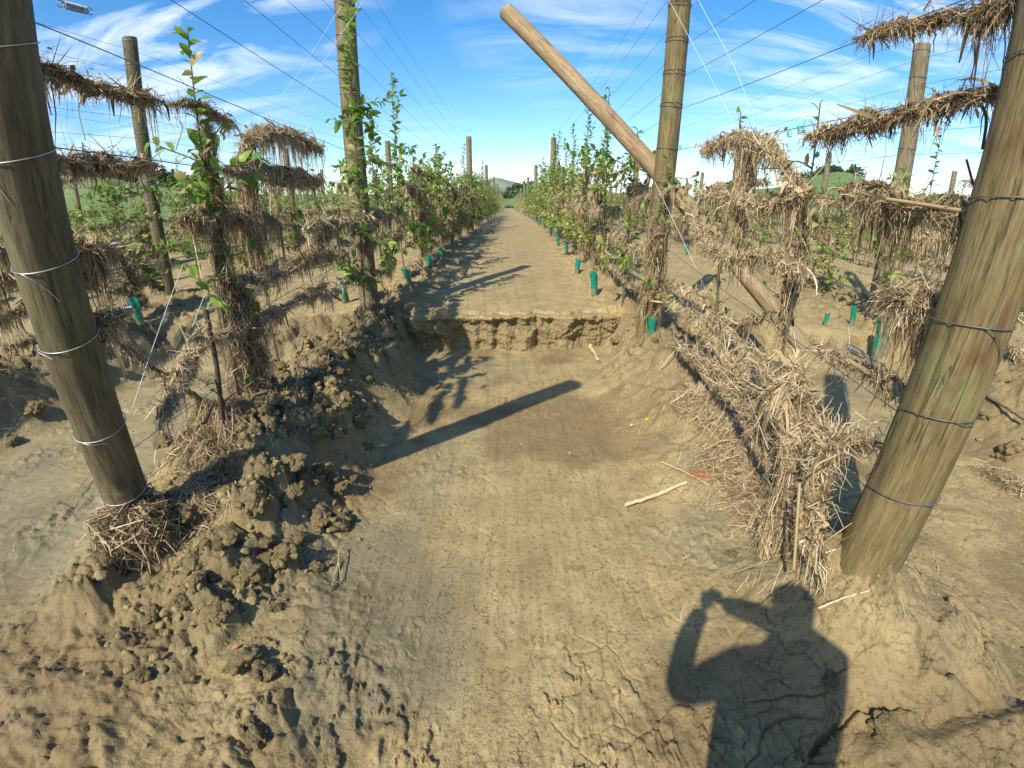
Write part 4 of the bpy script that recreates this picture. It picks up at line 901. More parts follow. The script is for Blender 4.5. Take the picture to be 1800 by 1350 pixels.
def stem_mesh(S, parent, name='trunk'):
    g = Geo()
    for q, (c, a, b) in enumerate(S):
        V, F = tube(c, np.linspace(a, b, len(c)), 6 if q == 0 else 4); g.add(V, F, .4 if q == 0 else .6)
    return g.obj(name, M_BARK, parent)
LEAF_MESH = []
def hero_leaf(parent, p, d, nrm, s, tn):
    """one blade as its own object sharing a few leaf meshes"""
    if not LEAF_MESH:
        rr = np.random.default_rng(9)
        for i in range(6):
            V, T3, Q, k = leaf_geo(np.zeros((1, 3)), np.array([[0, 1., 0]]), np.array([[0, 0, 1.]]), np.array([1.]), hi=True)
            V = V + [0, 0, 0]; V[:, 2] += -.25*V[:, 1]**2*rr.uniform(0, 1.2) + .02*rr.normal(size=len(V)); V[:, 0] += .08*rr.normal()*V[:, 1]**2
            o = mesh_obj('leaf', V, [T3, Q], M_LEAF, tint=np.full(len(V), (.22, .34, .42, .52, .62, .92)[i])); LEAF_MESH.append(o.data); bpy.data.objects.remove(o)
    i = 5 if tn > .8 else min(int(tn/.16), 4)
    o = bpy.data.objects.new('leaf', LEAF_MESH[i]); COL.objects.link(o); o.parent = parent
    y = Vector(d).normalized(); x = y.cross(Vector(nrm)).normalized(); z = x.cross(y)
    M = Matrix((x, y, z)).transposed().to_4x4(); o.matrix_local = Matrix.Translation(Vector(p)) @ M @ Matrix.Scale(float(s), 4)
def tree(label, loc, rg, H=2.3, nl=10, zlo=.5, zhi=1.7, reach=.45, tops=2, step=.04, size=.06, hero=0, brown=.25, lead_from=.35, group=None, hi=True, name='apple_tree'):
    e = empty(name, loc, label, 'tree', group); S = shoots(rg, H, nl, zlo, zhi, reach, tops); stem_mesh(S, e)
    P, D, Nn, s, tn = leaves_on(S, rg, step, size, brown=brown, lead_from=lead_from)
    if hero:
        idx = np.argsort(-P[:, 2] - rg.random(len(P))*.9)[:hero]
        for i in idx: hero_leaf(e, P[i], D[i], Nn[i], s[i]*1.05, tn[i])
        m = np.ones(len(P), bool); m[idx] = False; P, D, Nn, s, tn = P[m], D[m], Nn[m], s[m], tn[m]
    if len(P):
        V, T3, Q, k = leaf_geo(P, D, Nn, s, hi=hi); mesh_obj('foliage', V, [T3]+([Q] if Q is not None else []), M_LEAF, e, tint=np.repeat(tn, k))['kind'] = 'stuff'
    return e
def trees():
    rg = np.random.default_rng(44)
    # nearest trees, one by one
    tree('nearest left apple tree with a bare leafy shoot rising into the sky above matted straw', (-1.62, 2.45, -.02), rg, 2.06, 15, .45, 1.65, .32, 0, .034, .074, 150, .2, .40)
    tree('apple tree climbing in front of the left upright post', (-1.52, 4.72, .0), rg, 2.95, 20, .45, 2.2, .42, 1, .026, .088, 170, .12, .35)
    tree('leafy apple tree just right of the left upright post', (-1.60, 5.75, .06), rg, 2.15, 16, .4, 1.7, .48, 1, .028, .085, 60, .22)
    tree('tall apple tree with a bushy tip, second beyond the left upright post', (-1.52, 6.75, .10), rg, 2.75, 16, .45, 2.0, .45, 1, .028, .082, 70, .2)
    tree('thin apple tree between the left edge post and the nearest left tree', (-1.85, 3.45, -.05), rg, 1.35, 6, .5, 1.2, .35, 0, .05, .06, 40, .3)
    tree('low green leaf sprig over the mud right of the left edge post', (-1.50, 2.15, -.10), rg, .45, 3, .2, .4, .22, 0, .05, .055, 18, .1, .5, name='leaf_sprig')['category'] = 'sprig'
    tree('thin nearly bare apple tree tied with green left of the slanting post', (1.42, 2.28, -.05), rg, 1.72, 9, .4, 1.5, .28, 0, .06, .05, 45, .45)
    tree('straw buried apple tree under the pale hood right of the trench', (1.40, 3.05, .0), rg, 1.75, 9, .4, 1.6, .35, 0, .05, .055, 45, .5)
    tree('apple tree with its sleeve at the foot of the right upright post', (1.30, 4.12, .0), rg, 1.55, 9, .3, 1.4, .34, 0, .045, .06, 60, .3)
    tree('bushy apple tree left of the right upright post', (1.28, 5.35, .06), rg, 1.9, 18, .3, 1.7, .5, 1, .028, .082, 90, .25)
    tree('tall apple tree with two upright tips left of the right upright post', (1.30, 6.70, .10), rg, 2.55, 13, .5, 1.7, .5, 2, .034, .066, 70, .25)
    tree('leafy green apple tree left of the slanting grey post on the right', (3.95, 4.75, -.1), rg, 1.75, 18, .3, 1.65, .32, 0, .028, .085, 90, .1)
    tree('small leafed apple tree behind the right edge post with an upright tip', (4.95, 5.35, -.1), rg, 2.35, 10, .4, 1.6, .28, 1, .036, .065, 60, .15)
    # the rows: variants shared by copies
    var = []; tang = []
    for i in range(8):
        e = tree('x', (0, 0, 0), rg, (1.95, 2.1, 2.55, 1.85, 2.2, 2.0, 2.7, 1.9)[i], 30, .30, 1.75, .58, 1, .026, .088, 0, .36, hi=False, group='x'); var.append(e)
        g = straw_column((0, 0, .35), (0, 0, 1.60), .085, .10, 420, .15, rg, .0070, None, -.08); 
        for s_ in (-1, 1): straw_column((0, s_*.30, .55), (rg.normal()*.05, s_*.24, rg.uniform(1.0, 1.45)), .05, .08, 200, .15, rg, .0070, g, -.08)
        tang.append(g.obj('flood_straw', M_STRAW, None, False))
    usedv, usedt = set(), set()
    lowpts = []
    cnt = {}
    rows = []
    for k in (-1, 1, -2, 2, -3, 3, -4, 4, -5, 5, -6, 6, -7, 7):
        y = {-1: 7.75, 1: 7.8, -2: 5.1, 2: 6.2}.get(k, 4.5)
        while y < (118 if abs(k) == 1 else 75): rows.append((k, y)); y += (1.02 if abs(k) == 1 else 1.12)*rg.uniform(.85, 1.15)
    def rank(a): return math.hypot(rowX(a[0], a[1]), a[1])*(1 if abs(a[0]) < 2 else 1.25 if abs(a[0]) == 2 else 2.0)
    rows.sort(key=rank)
    for n, (k, y) in enumerate(rows):
        x = float(rowX(k, y))+rg.normal()*.05; z = float(rise(y))-.03
        if n < 215:
            i = int(rg.integers(0, 8)); c = cnt.get(k, 0); cnt[k] = c+1
            if abs(k) <= 2 and c < 14:
                start = {-1: 3, 1: 3, -2: 1, 2: 1}[k]
                lab = f'young apple tree, number {c+start} from the front in {ROWN[k]}' if False else f'{ORD[c]} of the copied-height young apple trees'
                far_s = {-1: 'beyond the posts', 1: 'beyond the posts', -2: 'from the front', 2: 'from the front'}[k]
                lab = f'{ORD[c]} young apple tree {far_s} in {ROWN[k]}'; gr = f'young apple trees in {ROWN[k]}'
            elif abs(k) <= 2: lab = f'small far apple tree merging into {ROWN[k]}'; gr = f'far apple trees in {ROWN[k]}'
            else: sd_ = 'left' if k < 0 else 'right'; lab = f'young apple tree among the outer rows on the {sd_}'; gr = f'apple trees in the outer {sd_} rows'
            rz = rg.choice([0, math.pi]) + rg.normal()*.1; sc = rg.uniform(.80, 1.10)*(1 if abs(k) == 1 else .92 if k == -2 else .74 if k == 2 or k < 0 else .64)
            if i not in usedv:
                e = var[i]; usedv.add(i); e.location = (x, y, z); e.rotation_euler = (0, 0, rz); e.scale = (sc,)*3; e['label'] = lab; e['group'] = gr
            else: dup(var[i], (x, y, z), rz, lab, sc, gr)
            if rg.random() < (.80 if abs(k) == 1 else .55) and math.hypot(x, y) < 30:
                i = int(rg.integers(0, 8)); o = tang[i]
                if i in usedt: o = o.copy(); COL.objects.link(o)
                usedt.add(i); o.location = (x+rg.normal()*.04, y+rg.normal()*.05, z + rg.uniform(-.1, .1)); o.rotation_euler = (0, 0, rz+rg.normal()*.2); q = rg.uniform(.7, 1.05); o.scale = (q, q, rg.uniform(.7, 1.0)*(1 if abs(k) == 1 else .7))
                tag(o, 'straw hung in the '+' '.join(lab.replace('young ', '').replace('the ', '').split()[:12]), 'flood debris', 'straw hung in the row trees')
        else: lowpts.append((x, y, z, k))
    # past the limit: one mass of far trees
    P = []; S_ = []; TN = []; SP_ = Geo(); gs = Geo()
    for (x, y, z, kk) in lowpts:
        D = math.hypot(x, y); nl = 80 if D < 28 else (44 if D < 50 else 26); h = rg.uniform(1.9, 2.5)*(1 if abs(kk) == 1 else .62); lim = 1.75 if abs(kk) == 1 else 1.15
        zz = np.where(rg.random(nl) < .85, rg.uniform(.25, lim, nl), rg.uniform(lim, h+.15, nl)); sp = np.where(zz < lim, .42, .10)
        P.append(np.stack([x+rg.normal(size=nl)*.13*np.where(zz < 1.75, 1, .4), y+rg.normal(size=nl)*sp, z+zz], 1)); S_.append(rg.uniform(.8, 1.3, nl)*(.085 if D < 28 else .12 if D < 50 else .17))
        TN.append(np.where(rg.random(nl) < .28, rg.uniform(.84, 1, nl), rg.normal(.48, .15, nl)))
        ns = 26 if D < 28 else 12
        c = np.stack([x+rg.normal(size=ns)*.12, y+rg.normal(size=ns)*.4, z+rg.uniform(.4, lim-.1, ns)], 1); e2 = c + np.stack([rg.normal(size=ns)*.03, rg.normal(size=ns)*.05, -rg.uniform(.15, .45, ns)], 1)
        V, F = ribbons(np.stack([c, e2], 1), np.full(ns, .018 if D < 28 else .03), rg); gs.add(V, F, np.repeat(rg.uniform(.25, .75, ns), 4))
    P = np.concatenate(P); S_ = np.concatenate(S_); TN = np.clip(np.concatenate(TN), 0, 1); n = len(P)
    V, T3, Q, k = leaf_geo(P, rg.normal(size=(n, 3)), rg.normal(size=(n, 3))+[0, 0, .8], S_)
    tag(mesh_obj('distant_trees', V, [T3], M_LEAF, tint=np.repeat(TN, k)), 'far orchard trees reading as a green and straw coloured mass', None, None, 'stuff')
    tag(gs.obj('distant_tree_straw', M_STRAW, smooth=False), 'straw hanging in the far orchard trees', None, None, 'stuff')
    return rows
TREE_ROWS = trees()

# ------------------------------------------------------------------ green plastic sleeves at the tree feet
def sleeves():
    rg = np.random.default_rng(51); protos = []
    for i in range(5):
        H = .27; a = np.linspace(0, 2*np.pi, 15)[:-1]; z = np.linspace(0, H, 12); A, Z = np.meshgrid(a, z); s = rg.uniform(0, 30)
        r = .038*(1 + .32*fbm(np.cos(A)*1.6+s, Z*9+np.sin(A)*1.6, 3) + .25*(Z/H)**3) ; sq = .55+.25*rg.random()
        V = np.stack([r*np.cos(A)+.03*(Z/H)**2*rg.normal(), r*np.sin(A)*sq*1.3, Z + .02*np.sin(A*2+s)*(Z > .25)], 2).reshape(-1, 3)
        ii = (np.arange(11)*14)[:, None]; j = np.arange(14)[None]; jn = (j+1) % 14
        protos.append((V, np.stack([ii+j, ii+jn, ii+14+jn, ii+14+j], 2).reshape(-1, 4)))
    me = []
    spots = [(*at_z(613, 572, -.02)[:2], -.02, 1.1, (.12, -.18), 'crumpled green sleeve at the foot of the left upright post'),
             (*at_z(712, 497, .12)[:2], .12, .95, (0, -.2), 'green sleeve in the left row, first beyond the upright post'),
             (*at_z(745, 470, .16)[:2], .16, .9, (0, .12), 'green sleeve in the left row, second beyond the upright post'),
             (*at_z(768, 452, .2)[:2], .2, 1., (0, .1), 'wide green sleeve in the left row, third beyond the upright post'),
             (*at_z(789, 430, .32)[:2], .32, 1., (0, 0), 'green sleeve in the left row, fourth beyond the upright post'),
             (*at_z(803, 416, .38)[:2], .36, 1., (0, 0), 'green sleeve in the left row, fifth beyond the upright post'),
             (*at_z(816, 408, .42)[:2], .40, 1., (0, 0), 'green sleeve in the left row, sixth beyond the upright post'),
             (*at_z(838, 396, .45)[:2], .42, 1., (0, 0), 'green sleeve in the left row, seventh beyond the upright post'),
             (*at_z(862, 384, .45)[:2], .44, 1.1, (0, 0), 'farthest small green sleeve in the left row'),
             (*at_x(248, 568, -1.62), .42, (.3, .1), 'torn green sleeve under the lower spring on the left'),
             (*at_z(403, 490, .15)[:2], .1, .6, (0, 0), 'small green sleeve seen right of the nearest left tree'),
             (*at_z(1143, 598, 0)[:2], -.03, .9, (0, .1), 'green sleeve in straw at the foot of the right upright post'),
             (*at_z(1055, 510, .1)[:2], .05, 1.15, (0, -.05), 'large clean green sleeve standing alone left of the right upright post'),
             (*at_z(1023, 470, .18)[:2], .16, 1., (0, 0), 'green sleeve in the right row, first beyond the large clean one'),
             (*at_z(1002, 443, .28)[:2], .26, .9, (0, 0), 'green sleeve in the right row, second beyond the large clean one'),
             (*at_z(986, 432, .3)[:2], .3, 1., (0, 0), 'green sleeve in the right row, third beyond the large clean one'),
             (*at_z(972, 413, .35)[:2], .34, 1.2, (.2, 0), 'green sleeve in the right row, fourth beyond the large clean one'),
             (*at_z(959, 401, .4)[:2], .38, 1., (0, 0), 'green sleeve in the right row, fifth beyond the large clean one'),
             (*at_z(950, 396, .42)[:2], .4, 1.2, (0, .1), 'green sleeve in the right row, sixth beyond the large clean one'),
             (*at_z(943, 389, .44)[:2], .42, 1.2, (0, 0), 'farthest small green sleeve in the right row'),
             (*at_z(1205, 456, .2)[:2], .25, .8, (0, 0), 'small green sleeve between the upright post and the fallen pole'),
             (*at_z(1545, 612, -.12)[:2], -.14, 1.75, (0, .12), 'tall bright green sleeve right of the slanting grey post'),
             (*at_z(1496, 572, -.05)[:2], -.06, .85, (0, 0), 'short green sleeve left of the slanting grey post'),
             (*at_z(1452, 560, .0)[:2], .0, .6, (0, 0), 'small green sleeve right of the fallen pole'),
             (*at_z(588, 450, .3)[:2], .2, .7, (0, 0), 'dim green sleeve behind the left row wires'),
             (*at_z(668, 440, .3)[:2], .25, .7, (0, 0), 'dim green sleeve left of the leafy tree beyond the left post')]
    for n, (x, y, z, s, tl, lab) in enumerate(spots):
        i = n % 5
        if 'lower spring' not in lab:
            zt = gz(x, y); D = math.hypot(x, y); k_ = (CAM_Z-zt)/(CAM_Z-z); x, y = x*k_, y*k_; z = gz(x, y)-.01; s = s*.95*max(k_, .7)
            if D > 6 and abs(x) < 2.4: x += .07 if x < 0 else -.07
        if len(me) < 5: o = mesh_obj('tree_sleeve', *protos[i], M_GUARD); me.append(o.data)
        else: o = bpy.data.objects.new('tree_sleeve', me[i]); COL.objects.link(o)
        o.location = (x, y, z); o.scale = (s, s, s); o.rotation_euler = (tl[0], tl[1], rg.uniform(0, 1)); tag(o, lab, 'tree sleeve', 'green sleeves at the tree feet')
sleeves()

# ------------------------------------------------------------------ clods of mud
def ico(sub):
    import bmesh
    bm = bmesh.new(); bmesh.ops.create_icosphere(bm, subdivisions=sub, radius=1.); V = np.array([v.co[:] for v in bm.verts]); F = np.array([[v.index for v in f.verts] for f in bm.faces]); bm.free(); return V, F
def pn3(V, f, s): return (pn(V[:, 0]*f+s, V[:, 1]*f) + pn(V[:, 1]*f-s, V[:, 2]*f+3) + pn(V[:, 2]*f, V[:, 0]*f+s+7))/1.6
def cells3(V, rg, n):
    C = rg.normal(size=(n, 3)); C /= np.linalg.norm(C, axis=1, keepdims=True); C *= rg.uniform(.75, 1.15, (n, 1)); out = np.full(len(V), 9.); rid = np.zeros(len(V)); w = rg.random(n)
    for c, r_ in zip(C, w): d = np.linalg.norm(V-c, axis=1); m = d < out; out[m] = d[m]; rid[m] = r_
    return out, rid
def clod_shape(V, rg, a=.55):
    s = rg.uniform(0, 60); r = 1 + a*pn3(V, 1.2, s) + .25*pn3(V, 2.7, s+5)
    for n, k, rad in ((22, .20, .62), (110, .07, .30), (520, .04, .14)) if len(V) > 1000 else ((14, .25, .7),):
        d, w = cells3(V, rg, n); r = r + k*(.35+w)*(np.sqrt(np.clip(1-(d/rad)**2, 0, 1))-.6)
    V = V*r[:, None]
    for _ in range(30):       # broken, angular faces
        n_ = rg.normal(size=3); n_ /= np.linalg.norm(n_); d_ = rg.uniform(.55, .92); ex = np.maximum(V@n_-d_, 0); V = V - n_*(ex*.92)[:, None]
    U = V/np.linalg.norm(V, axis=1, keepdims=True)
    V = V + U*(.05*pn3(U, 7., s) + .05*pn3(U, 17., s) + .035*pn3(U, 39., s) - .10*(1-np.clip(np.abs(pn3(U, 2.6, s+9))*14, 0, 1)))[:, None]
    return V*[1, 1, .78]
def clods():
    rg = np.random.default_rng(61); V5, F5 = ico(5); V1, F1 = ico(2)
    V3, F3 = ico(3); pr = []
    for q in range(8):      # a clod is a lump with many smaller crumbs pressed on to it
        Vs, Fs, n0 = [clod_shape(V5, rg)*.92], [F5], len(V5)
        for _ in range(22):
            d = rg.normal(size=3); d /= np.linalg.norm(d); d[2] = abs(d[2])*.8-.15; r_ = .10+.30*rg.random()**2
            Vs.append(clod_shape(V3, rg, .7)*r_*rg.uniform(.75, 1.25, 3) + d*[.80, .80, .58]*rg.uniform(.85, 1.12)); Fs.append(F3+n0); n0 += len(V3)
        pr.append((np.concatenate(Vs), np.concatenate(Fs)))
    me = []
    named = [(1020, 1, None), ]
    spots = []
    big = [(345, 860, .07, 'upright pale crumb of mud right of the left edge post foot'), (450, 885, .11, 'largest sunlit mud clod at the left trench edge'), (400, 960, .10, 'cracked grey mud clod below the largest one'),
           (515, 870, .08, 'mud clod between the largest one and the trench'), (560, 920, .085, 'crumbly mud clod at the trench edge, right of the clod bank'), (600, 912, .06, 'small mud lump standing on the trench floor edge'),
           (500, 985, .09, 'low mud clod at the lower end of the clod bank'), (440, 1010, .09, 'grey mud clod at the bottom of the clod bank'), (340, 1000, .07, 'flat mud clod under the left edge post'),
           (630, 745, .10, 'sunlit rounded mud clod on the dark bank by the post shadow'), (645, 670, .06, 'small sunlit mud clod near the straw bank'), (600, 860, .07, 'mud clod half in shade above the trench floor'),
           (290, 780, .09, 'dark leaning mud slab right of the left edge post'), (430, 1165, .08, 'dark mud lump on the foreground at the lower left'), (470, 1185, .06, 'dark mud lump beside the lower left one'),
           (450, 1300, .06, 'mud lump at the bottom edge left of centre'), (250, 1190, .04, 'small dark pebble of mud at the lower left'), (560, 1000, .05, 'crumb of mud where the clod bank meets the trench'),
           (1560, 1290, .06, 'cracked mud block at the bottom right corner'), (1460, 1200, .04, 'small clod beside the photographer shadow'), (1720, 730, .12, 'rough mud clod right of the right edge post'), (1640, 640, .10, 'mud clod left of the right edge post, far side'),
           (1770, 800, .11, 'mud clod at the right border'), (60, 720, .10, 'shaded mud clod at the left border'), (20, 780, .08, 'lower shaded mud clod at the left border'), (150, 640, .13, 'shaded mud clod behind the left edge post'),
           (760, 560, .10, 'broken mud slab on the left end of the silt step'), (830, 600, .05, 'crumb at the foot of the silt step, left part'), (1085, 600, .10, 'mud block at the right end of the silt step'), (1040, 560, .05, 'crumb on the lip of the silt step, right part')]
    for n, (px, py, s, lab) in enumerate(big):
        z = -.35
        for _ in range(12):      # march down the view ray onto the terrain
            p = at_z(px, py, z); z = .6*z + .4*min(gz(p[0], p[1]), .3)
        spots.append((p[0], p[1], z, s, lab, None))
    X = np.where(rg.random(9000) < .7, rg.uniform(-1.75, -.8, 9000), rg.uniform(-2.3, 2.2, 9000)); Y = rg.uniform(.9, 5.4, 9000); _, _, _, ro = terrain(X, Y)
    acc = (rg.random(9000) < ro**1.6*.75); X, Y, ro = X[acc], Y[acc], ro[acc]
    nb = 190
    for x, y in zip(X[:nb], Y[:nb]):
        s = rg.uniform(.022, .06)*rg.choice([1, 1, 1.6]); sd_ = 'left' if x < 0 else 'right'
        spots.append((x, y, gz(x, y), s, f'crumbly mud clod among others on the {sd_} spoil bank', f'loose clods on the {sd_} spoil bank'))
    for n, (x, y, z, s, lab, gr) in enumerate(spots):
        i = n % 8
        if n < 8: o = mesh_obj('mud_clod', *pr[i], M_CLOD); me.append(o.data)
        else: o = bpy.data.objects.new('mud_clod', me[i]); COL.objects.link(o)
        o.location = (x, y, z + s*.18); o.scale = (s, s*rg.uniform(.8, 1.2), s*rg.uniform(.8, 1.15)); o.rotation_euler = (rg.normal()*.3, rg.normal()*.3, rg.uniform(0, 6.28)); tag(o, lab, 'mud clod', gr)
    g = Geo(); X2, Y2 = X[nb:nb+2300], Y[nb:nb+2300]; xs = rg.uniform(-5.5, 5.5, 2600); ys = rg.uniform(1, 6.2, 2600); _, _, _, r2 = terrain(xs, ys); k = rg.random(2600) < r2*.8
    X2 = np.r_[X2, xs[k]]; Y2 = np.r_[Y2, ys[k]]; Z2 = terrain(X2, Y2)[0]; small = [clod_shape(V1, rg) for _ in range(12)]
    V0, F0 = ico(1); 
    # fallen crumbs beside the bank on the scraped floor
    xa = np.r_[-.85+rg.normal(size=260)*.10, rg.uniform(-2.6, 2.6, 160)]; ya = np.r_[rg.uniform(1.1, 4.6, 260), rg.uniform(.7, 4, 160)]; X2 = np.r_[X2, xa]; Y2 = np.r_[Y2, ya]; Z2 = np.r_[Z2, terrain(xa, ya)[0]]
    for q, (x, y, z) in enumerate(zip(X2, Y2, Z2)):
        s = .006 + .024*rg.random()**2.4
        if q >= len(X2)-420: s *= .55
        g.add(small[rg.integers(0, 12)]*s*rg.uniform(.7, 1.3, 3) + [x, y, z+s*.2], F1, .5)
    o = g.obj('mud_crumbs', M_CRUMB); tag(o, 'loose crumbs of mud strewn over the banks', None, None, 'stuff')
clods()

# ------------------------------------------------------------------ litter, sticks, small finds
def litter():
    rg = np.random.default_rng(71); g = Geo()
    def lay(x, y, ln, w, tn, lift=.006):
        n = len(x); a = rg.uniform(0, np.pi, n); L = ln*rg.uniform(.4, 1.5, n); c = rg.normal(size=n)*.25
        pts = []
        for t in (-.5, -.17, .17, .5):
            X = x + np.cos(a+c*t)*L*t; Y = y + np.sin(a+c*t)*L*t; pts.append(np.stack([X, Y, terrain(X, Y)[0] + lift + rg.uniform(0, .006, n)], 1))
        V, F = ribbons(np.stack(pts, 1), w*rg.uniform(.5, 1.5, n), rg, np.array([[[0, 0, 1.]]])); g.add(V, F, np.repeat(tn, 8))
    def cloud(n, xs, ys, ln, w, lo=.3, hi=1.): 
        x, y = xs(n), ys(n); lay(x, y, ln, w, rg.uniform(lo, hi, n))
    cloud(1500, lambda n: 1.25+rg.normal(size=n)*.28, lambda n: rg.uniform(1.2, 4.6, n), .10, .0028)
    cloud(700, lambda n: -1.62+rg.normal(size=n)*.25, lambda n: rg.uniform(1.3, 5.5, n), .10, .0028, .15, .8)
    cloud(260, lambda n: rg.uniform(-.9, .9, n), lambda n: rg.uniform(.7, 5, n), .05, .0018, .1, .7)
    cloud(420, lambda n: 2.4+rg.normal(size=n)*.6, lambda n: rg.uniform(1., 4.5, n), .07, .0028)
    cloud(200, lambda n: -3.+rg.normal(size=n)*.6, lambda n: rg.uniform(1.2, 4., n), .08, .0028, .1, .8)
    cloud(900, lambda n: 1.1+rg.normal(size=n)*.35, lambda n: rg.uniform(4.6, 16, n), .10, .005)
    cloud(900, lambda n: -1.3+rg.normal(size=n)*.28, lambda n: rg.uniform(5.2, 16, n), .10, .005, .1, .8)
    cloud(500, lambda n: rg.uniform(-1, 1, n), lambda n: 5.2+rg.gamma(2., 3., n), .06, .004, .1, .8)
    for k in (-2, 2, -3, 3):
        cloud(700, lambda n: float(rowX(k, 8))+rg.normal(size=n)*.35, lambda n: rg.uniform(3.5, 16, n), .12, .006, .2, .9)
    tag(g.obj('straw_litter', M_STRAW, smooth=False), 'scattered straw bits lying on the mud', None, None, 'stuff')
litter()
def on_ground(px, py, z0=-.3):
    z = z0
    for _ in range(14): p = at_z(px, py, z); z = .5*z+.5*gz(p[0], p[1])
    return np.array([p[0], p[1], gz(p[0], p[1])])
def sticks():
    rg = np.random.default_rng(81)
    def stick(pix, rad, label, m=M_REED, lift=.012, cat='stick', name='stick', zs=None):
        pts = [on_ground(px, py)+[0, 0, lift + (zs[i] if zs else 0)] for i, (px, py) in enumerate(pix)]
        P = spline(pts, 18) if len(pts) > 2 else np.linspace(pts[0], pts[1], 12); P = P + rg.normal(size=P.shape)*rad*.18
        V, F = tube(P, rad*np.linspace(1, .65, len(P))*(1+.12*rg.normal(size=len(P))), 8); o = mesh_obj(name, V-P[0], F, m, loc=P[0], tint=np.clip(rg.normal(.6, .2, len(V)), 0, 1)); tag(o, label, cat)
    stick([(1098, 893), (1150, 876), (1205, 852)], .0125, 'peeled pale stick lying on the right bank by the trench', lift=.02)
    stick([(1163, 815), (1210, 836), (1245, 856)], .0045, 'thin pale twig crossing the rusty needle frond')
    stick([(1160, 652), (1195, 637), (1240, 636), (1290, 642)], .004, 'arched yellow green reed over the right bank', M_REED, zs=(0, .06, .09, .05))
    stick([(1220, 655), (1235, 685), (1258, 712)], .014, 'weathered grey stick with a broken end under the straw rolls', M_BARK, .02)
    stick([(1315, 835), (1345, 853), (1362, 857)], .004, 'thin forked twig lying left of the straw heap')
    stick([(1377, 932), (1372, 960), (1362, 985)], .006, 'short pale stick standing by the crack left of the right edge post', zs=(.06, .02, 0))
    stick([(1437, 1073), (1480, 1056), (1528, 1042)], .0045, 'pale twig lying in front of the right edge post')
    stick([(1540, 985), (1590, 1090)], .002, 'long thin straw leaning on the mud right of the right edge post', zs=(.10, 0))
    stick([(597, 990), (590, 1015), (583, 1040)], .004, 'bent dry stem lying on the trench floor near the clod bank', M_STRAW)
    stick([(601, 1022), (570, 1043)], .0035, 'short dry stem crossing the bent one on the trench floor', M_STRAW)
    stick([(600, 975), (598, 1000), (602, 1025)], .003, 'thin upright dry stem beside the bent one', M_STRAW, zs=(.03, .02, 0))
    stick([(875, 990), (930, 986)], .002, 'faint dry twig on the middle of the trench floor', M_STRAW)
    stick([(165, 830), (120, 892)], .003, 'pale straw leaning left of the left edge post foot', zs=(.03, 0))
    stick([(190, 848), (135, 900)], .0025, 'second pale straw beside the left edge post foot', zs=(.03, 0))
    stick([(1720, 700), (1800, 745)], .012, 'dark pipe like stick lying right of the right edge post', M_BARK, .03)
    stick([(1200, 985), (1213, 978)], .003, 'tiny white twig chip on the right bank')
    stick([(1037, 612), (1045, 625), (1053, 640)], .022, 'broken pale peg sticking out under the right end of the silt step', M_REED, .03, 'peg', 'peg')
    # rusty pine needle frond
    e0 = on_ground(1205, 838); e1 = on_ground(1290, 818); n = 130; d = e1-e0; d[2] = 0; t = rg.random(n); a = rg.normal(size=n)*.33; L = rg.uniform(.5, 1.15, n)*np.linalg.norm(d)
    u = d/np.linalg.norm(d); v = np.array([-u[1], u[0], 0]); p0 = e0 + u*(t*.04)[:, None] + [0, 0, .012]; dirs = np.cos(a)[:, None]*u + np.sin(a)[:, None]*v
    p1 = p0+dirs*(L*.5)[:, None]+np.c_[0*t, 0*t, rg.uniform(.005, .035, n)]; p2 = p0+dirs*L[:, None]+np.c_[0*t, 0*t, rg.uniform(0, .02, n)]
    V, F = ribbons(np.stack([p0, p1, p2], 1), np.full(n, .0022), rg); o = mesh_obj('pine_frond', V-e0, F, M_FROND, loc=e0, tint=np.repeat(rg.random(n), 6)); tag(o, 'rust orange pine needle tuft lying on the right bank', 'pine frond')
    def one_leaf(px, py, s, m, lab, tn=.5):
        p = on_ground(px, py)+[0, 0, .012]; V, T3, Q, k = leaf_geo(np.zeros((1, 3)), np.array([[1., .6, .3]]), np.array([[0, -.3, 1.]]), np.array([s]), hi=True); o = mesh_obj('fallen_leaf', V, [T3, Q], m, loc=p, tint=np.full(10, tn)); tag(o, lab, 'leaf')
    one_leaf(1133, 742, .045, M_YLEAF, 'single bright yellow leaf on the right bank')
    one_leaf(1107, 752, .035, M_REED, 'pale curled leaf beside the yellow one', .8)
    one_leaf(1458, 884, .04, M_FROND, 'orange dead leaf caught in the straw left of the right edge post')
    one_leaf(408, 1145, .03, M_FROND, 'tiny orange leaf on the dark lump at the lower left')
    # loose reeds stuck in the straw heap
    def reed(p0, p1, rad, lab, m=M_REED, bend=.03):
        p0, p1 = np.asarray(p0), np.asarray(p1); mid = (p0+p1)/2+[rg.normal()*bend, 0, bend]; line_obj('reed', [p0, mid, p1], rad, m, lab, 'reed')
    A = lambda px, py, X: at_x(px, py, X)
    reed(A(1322, 560, 1.30), A(1285, 650, 1.28), .005, 'pale reed leaning on the straw ropes by the fallen pole foot')
    reed(A(1560, 350, 1.30), A(1700, 372, 1.34), .007, 'dead stick lying along the top of the brown straw skirt', M_REED, .0)
    reed(A(1645, 165, 1.30), A(1582, 285, 1.30), .004, 'pale reed slanting across the grey post top right', bend=.01)
    reed(A(1448, 245, 1.34), A(1415, 330, 1.34), .003, 'thin reed leaning below the long dark straw roll')
    reed(A(1435, 330, 1.32), A(1285, 400, 1.32), .004, 'pale reed crossing under the straw hood')
    reed(A(1345, 250, 1.34), A(1370, 332, 1.33), .005, 'pale reed hanging out of the straw hood', bend=.0)
    reed(A(1460, 640, 1.2), A(1412, 668, 1.2), .0035, 'white stick poking out of the thick straw trunk')
    reed(A(1405, 850, .98), A(1395, 1000, .98), .006, 'long white root hanging left of the right edge post foot', bend=.02)
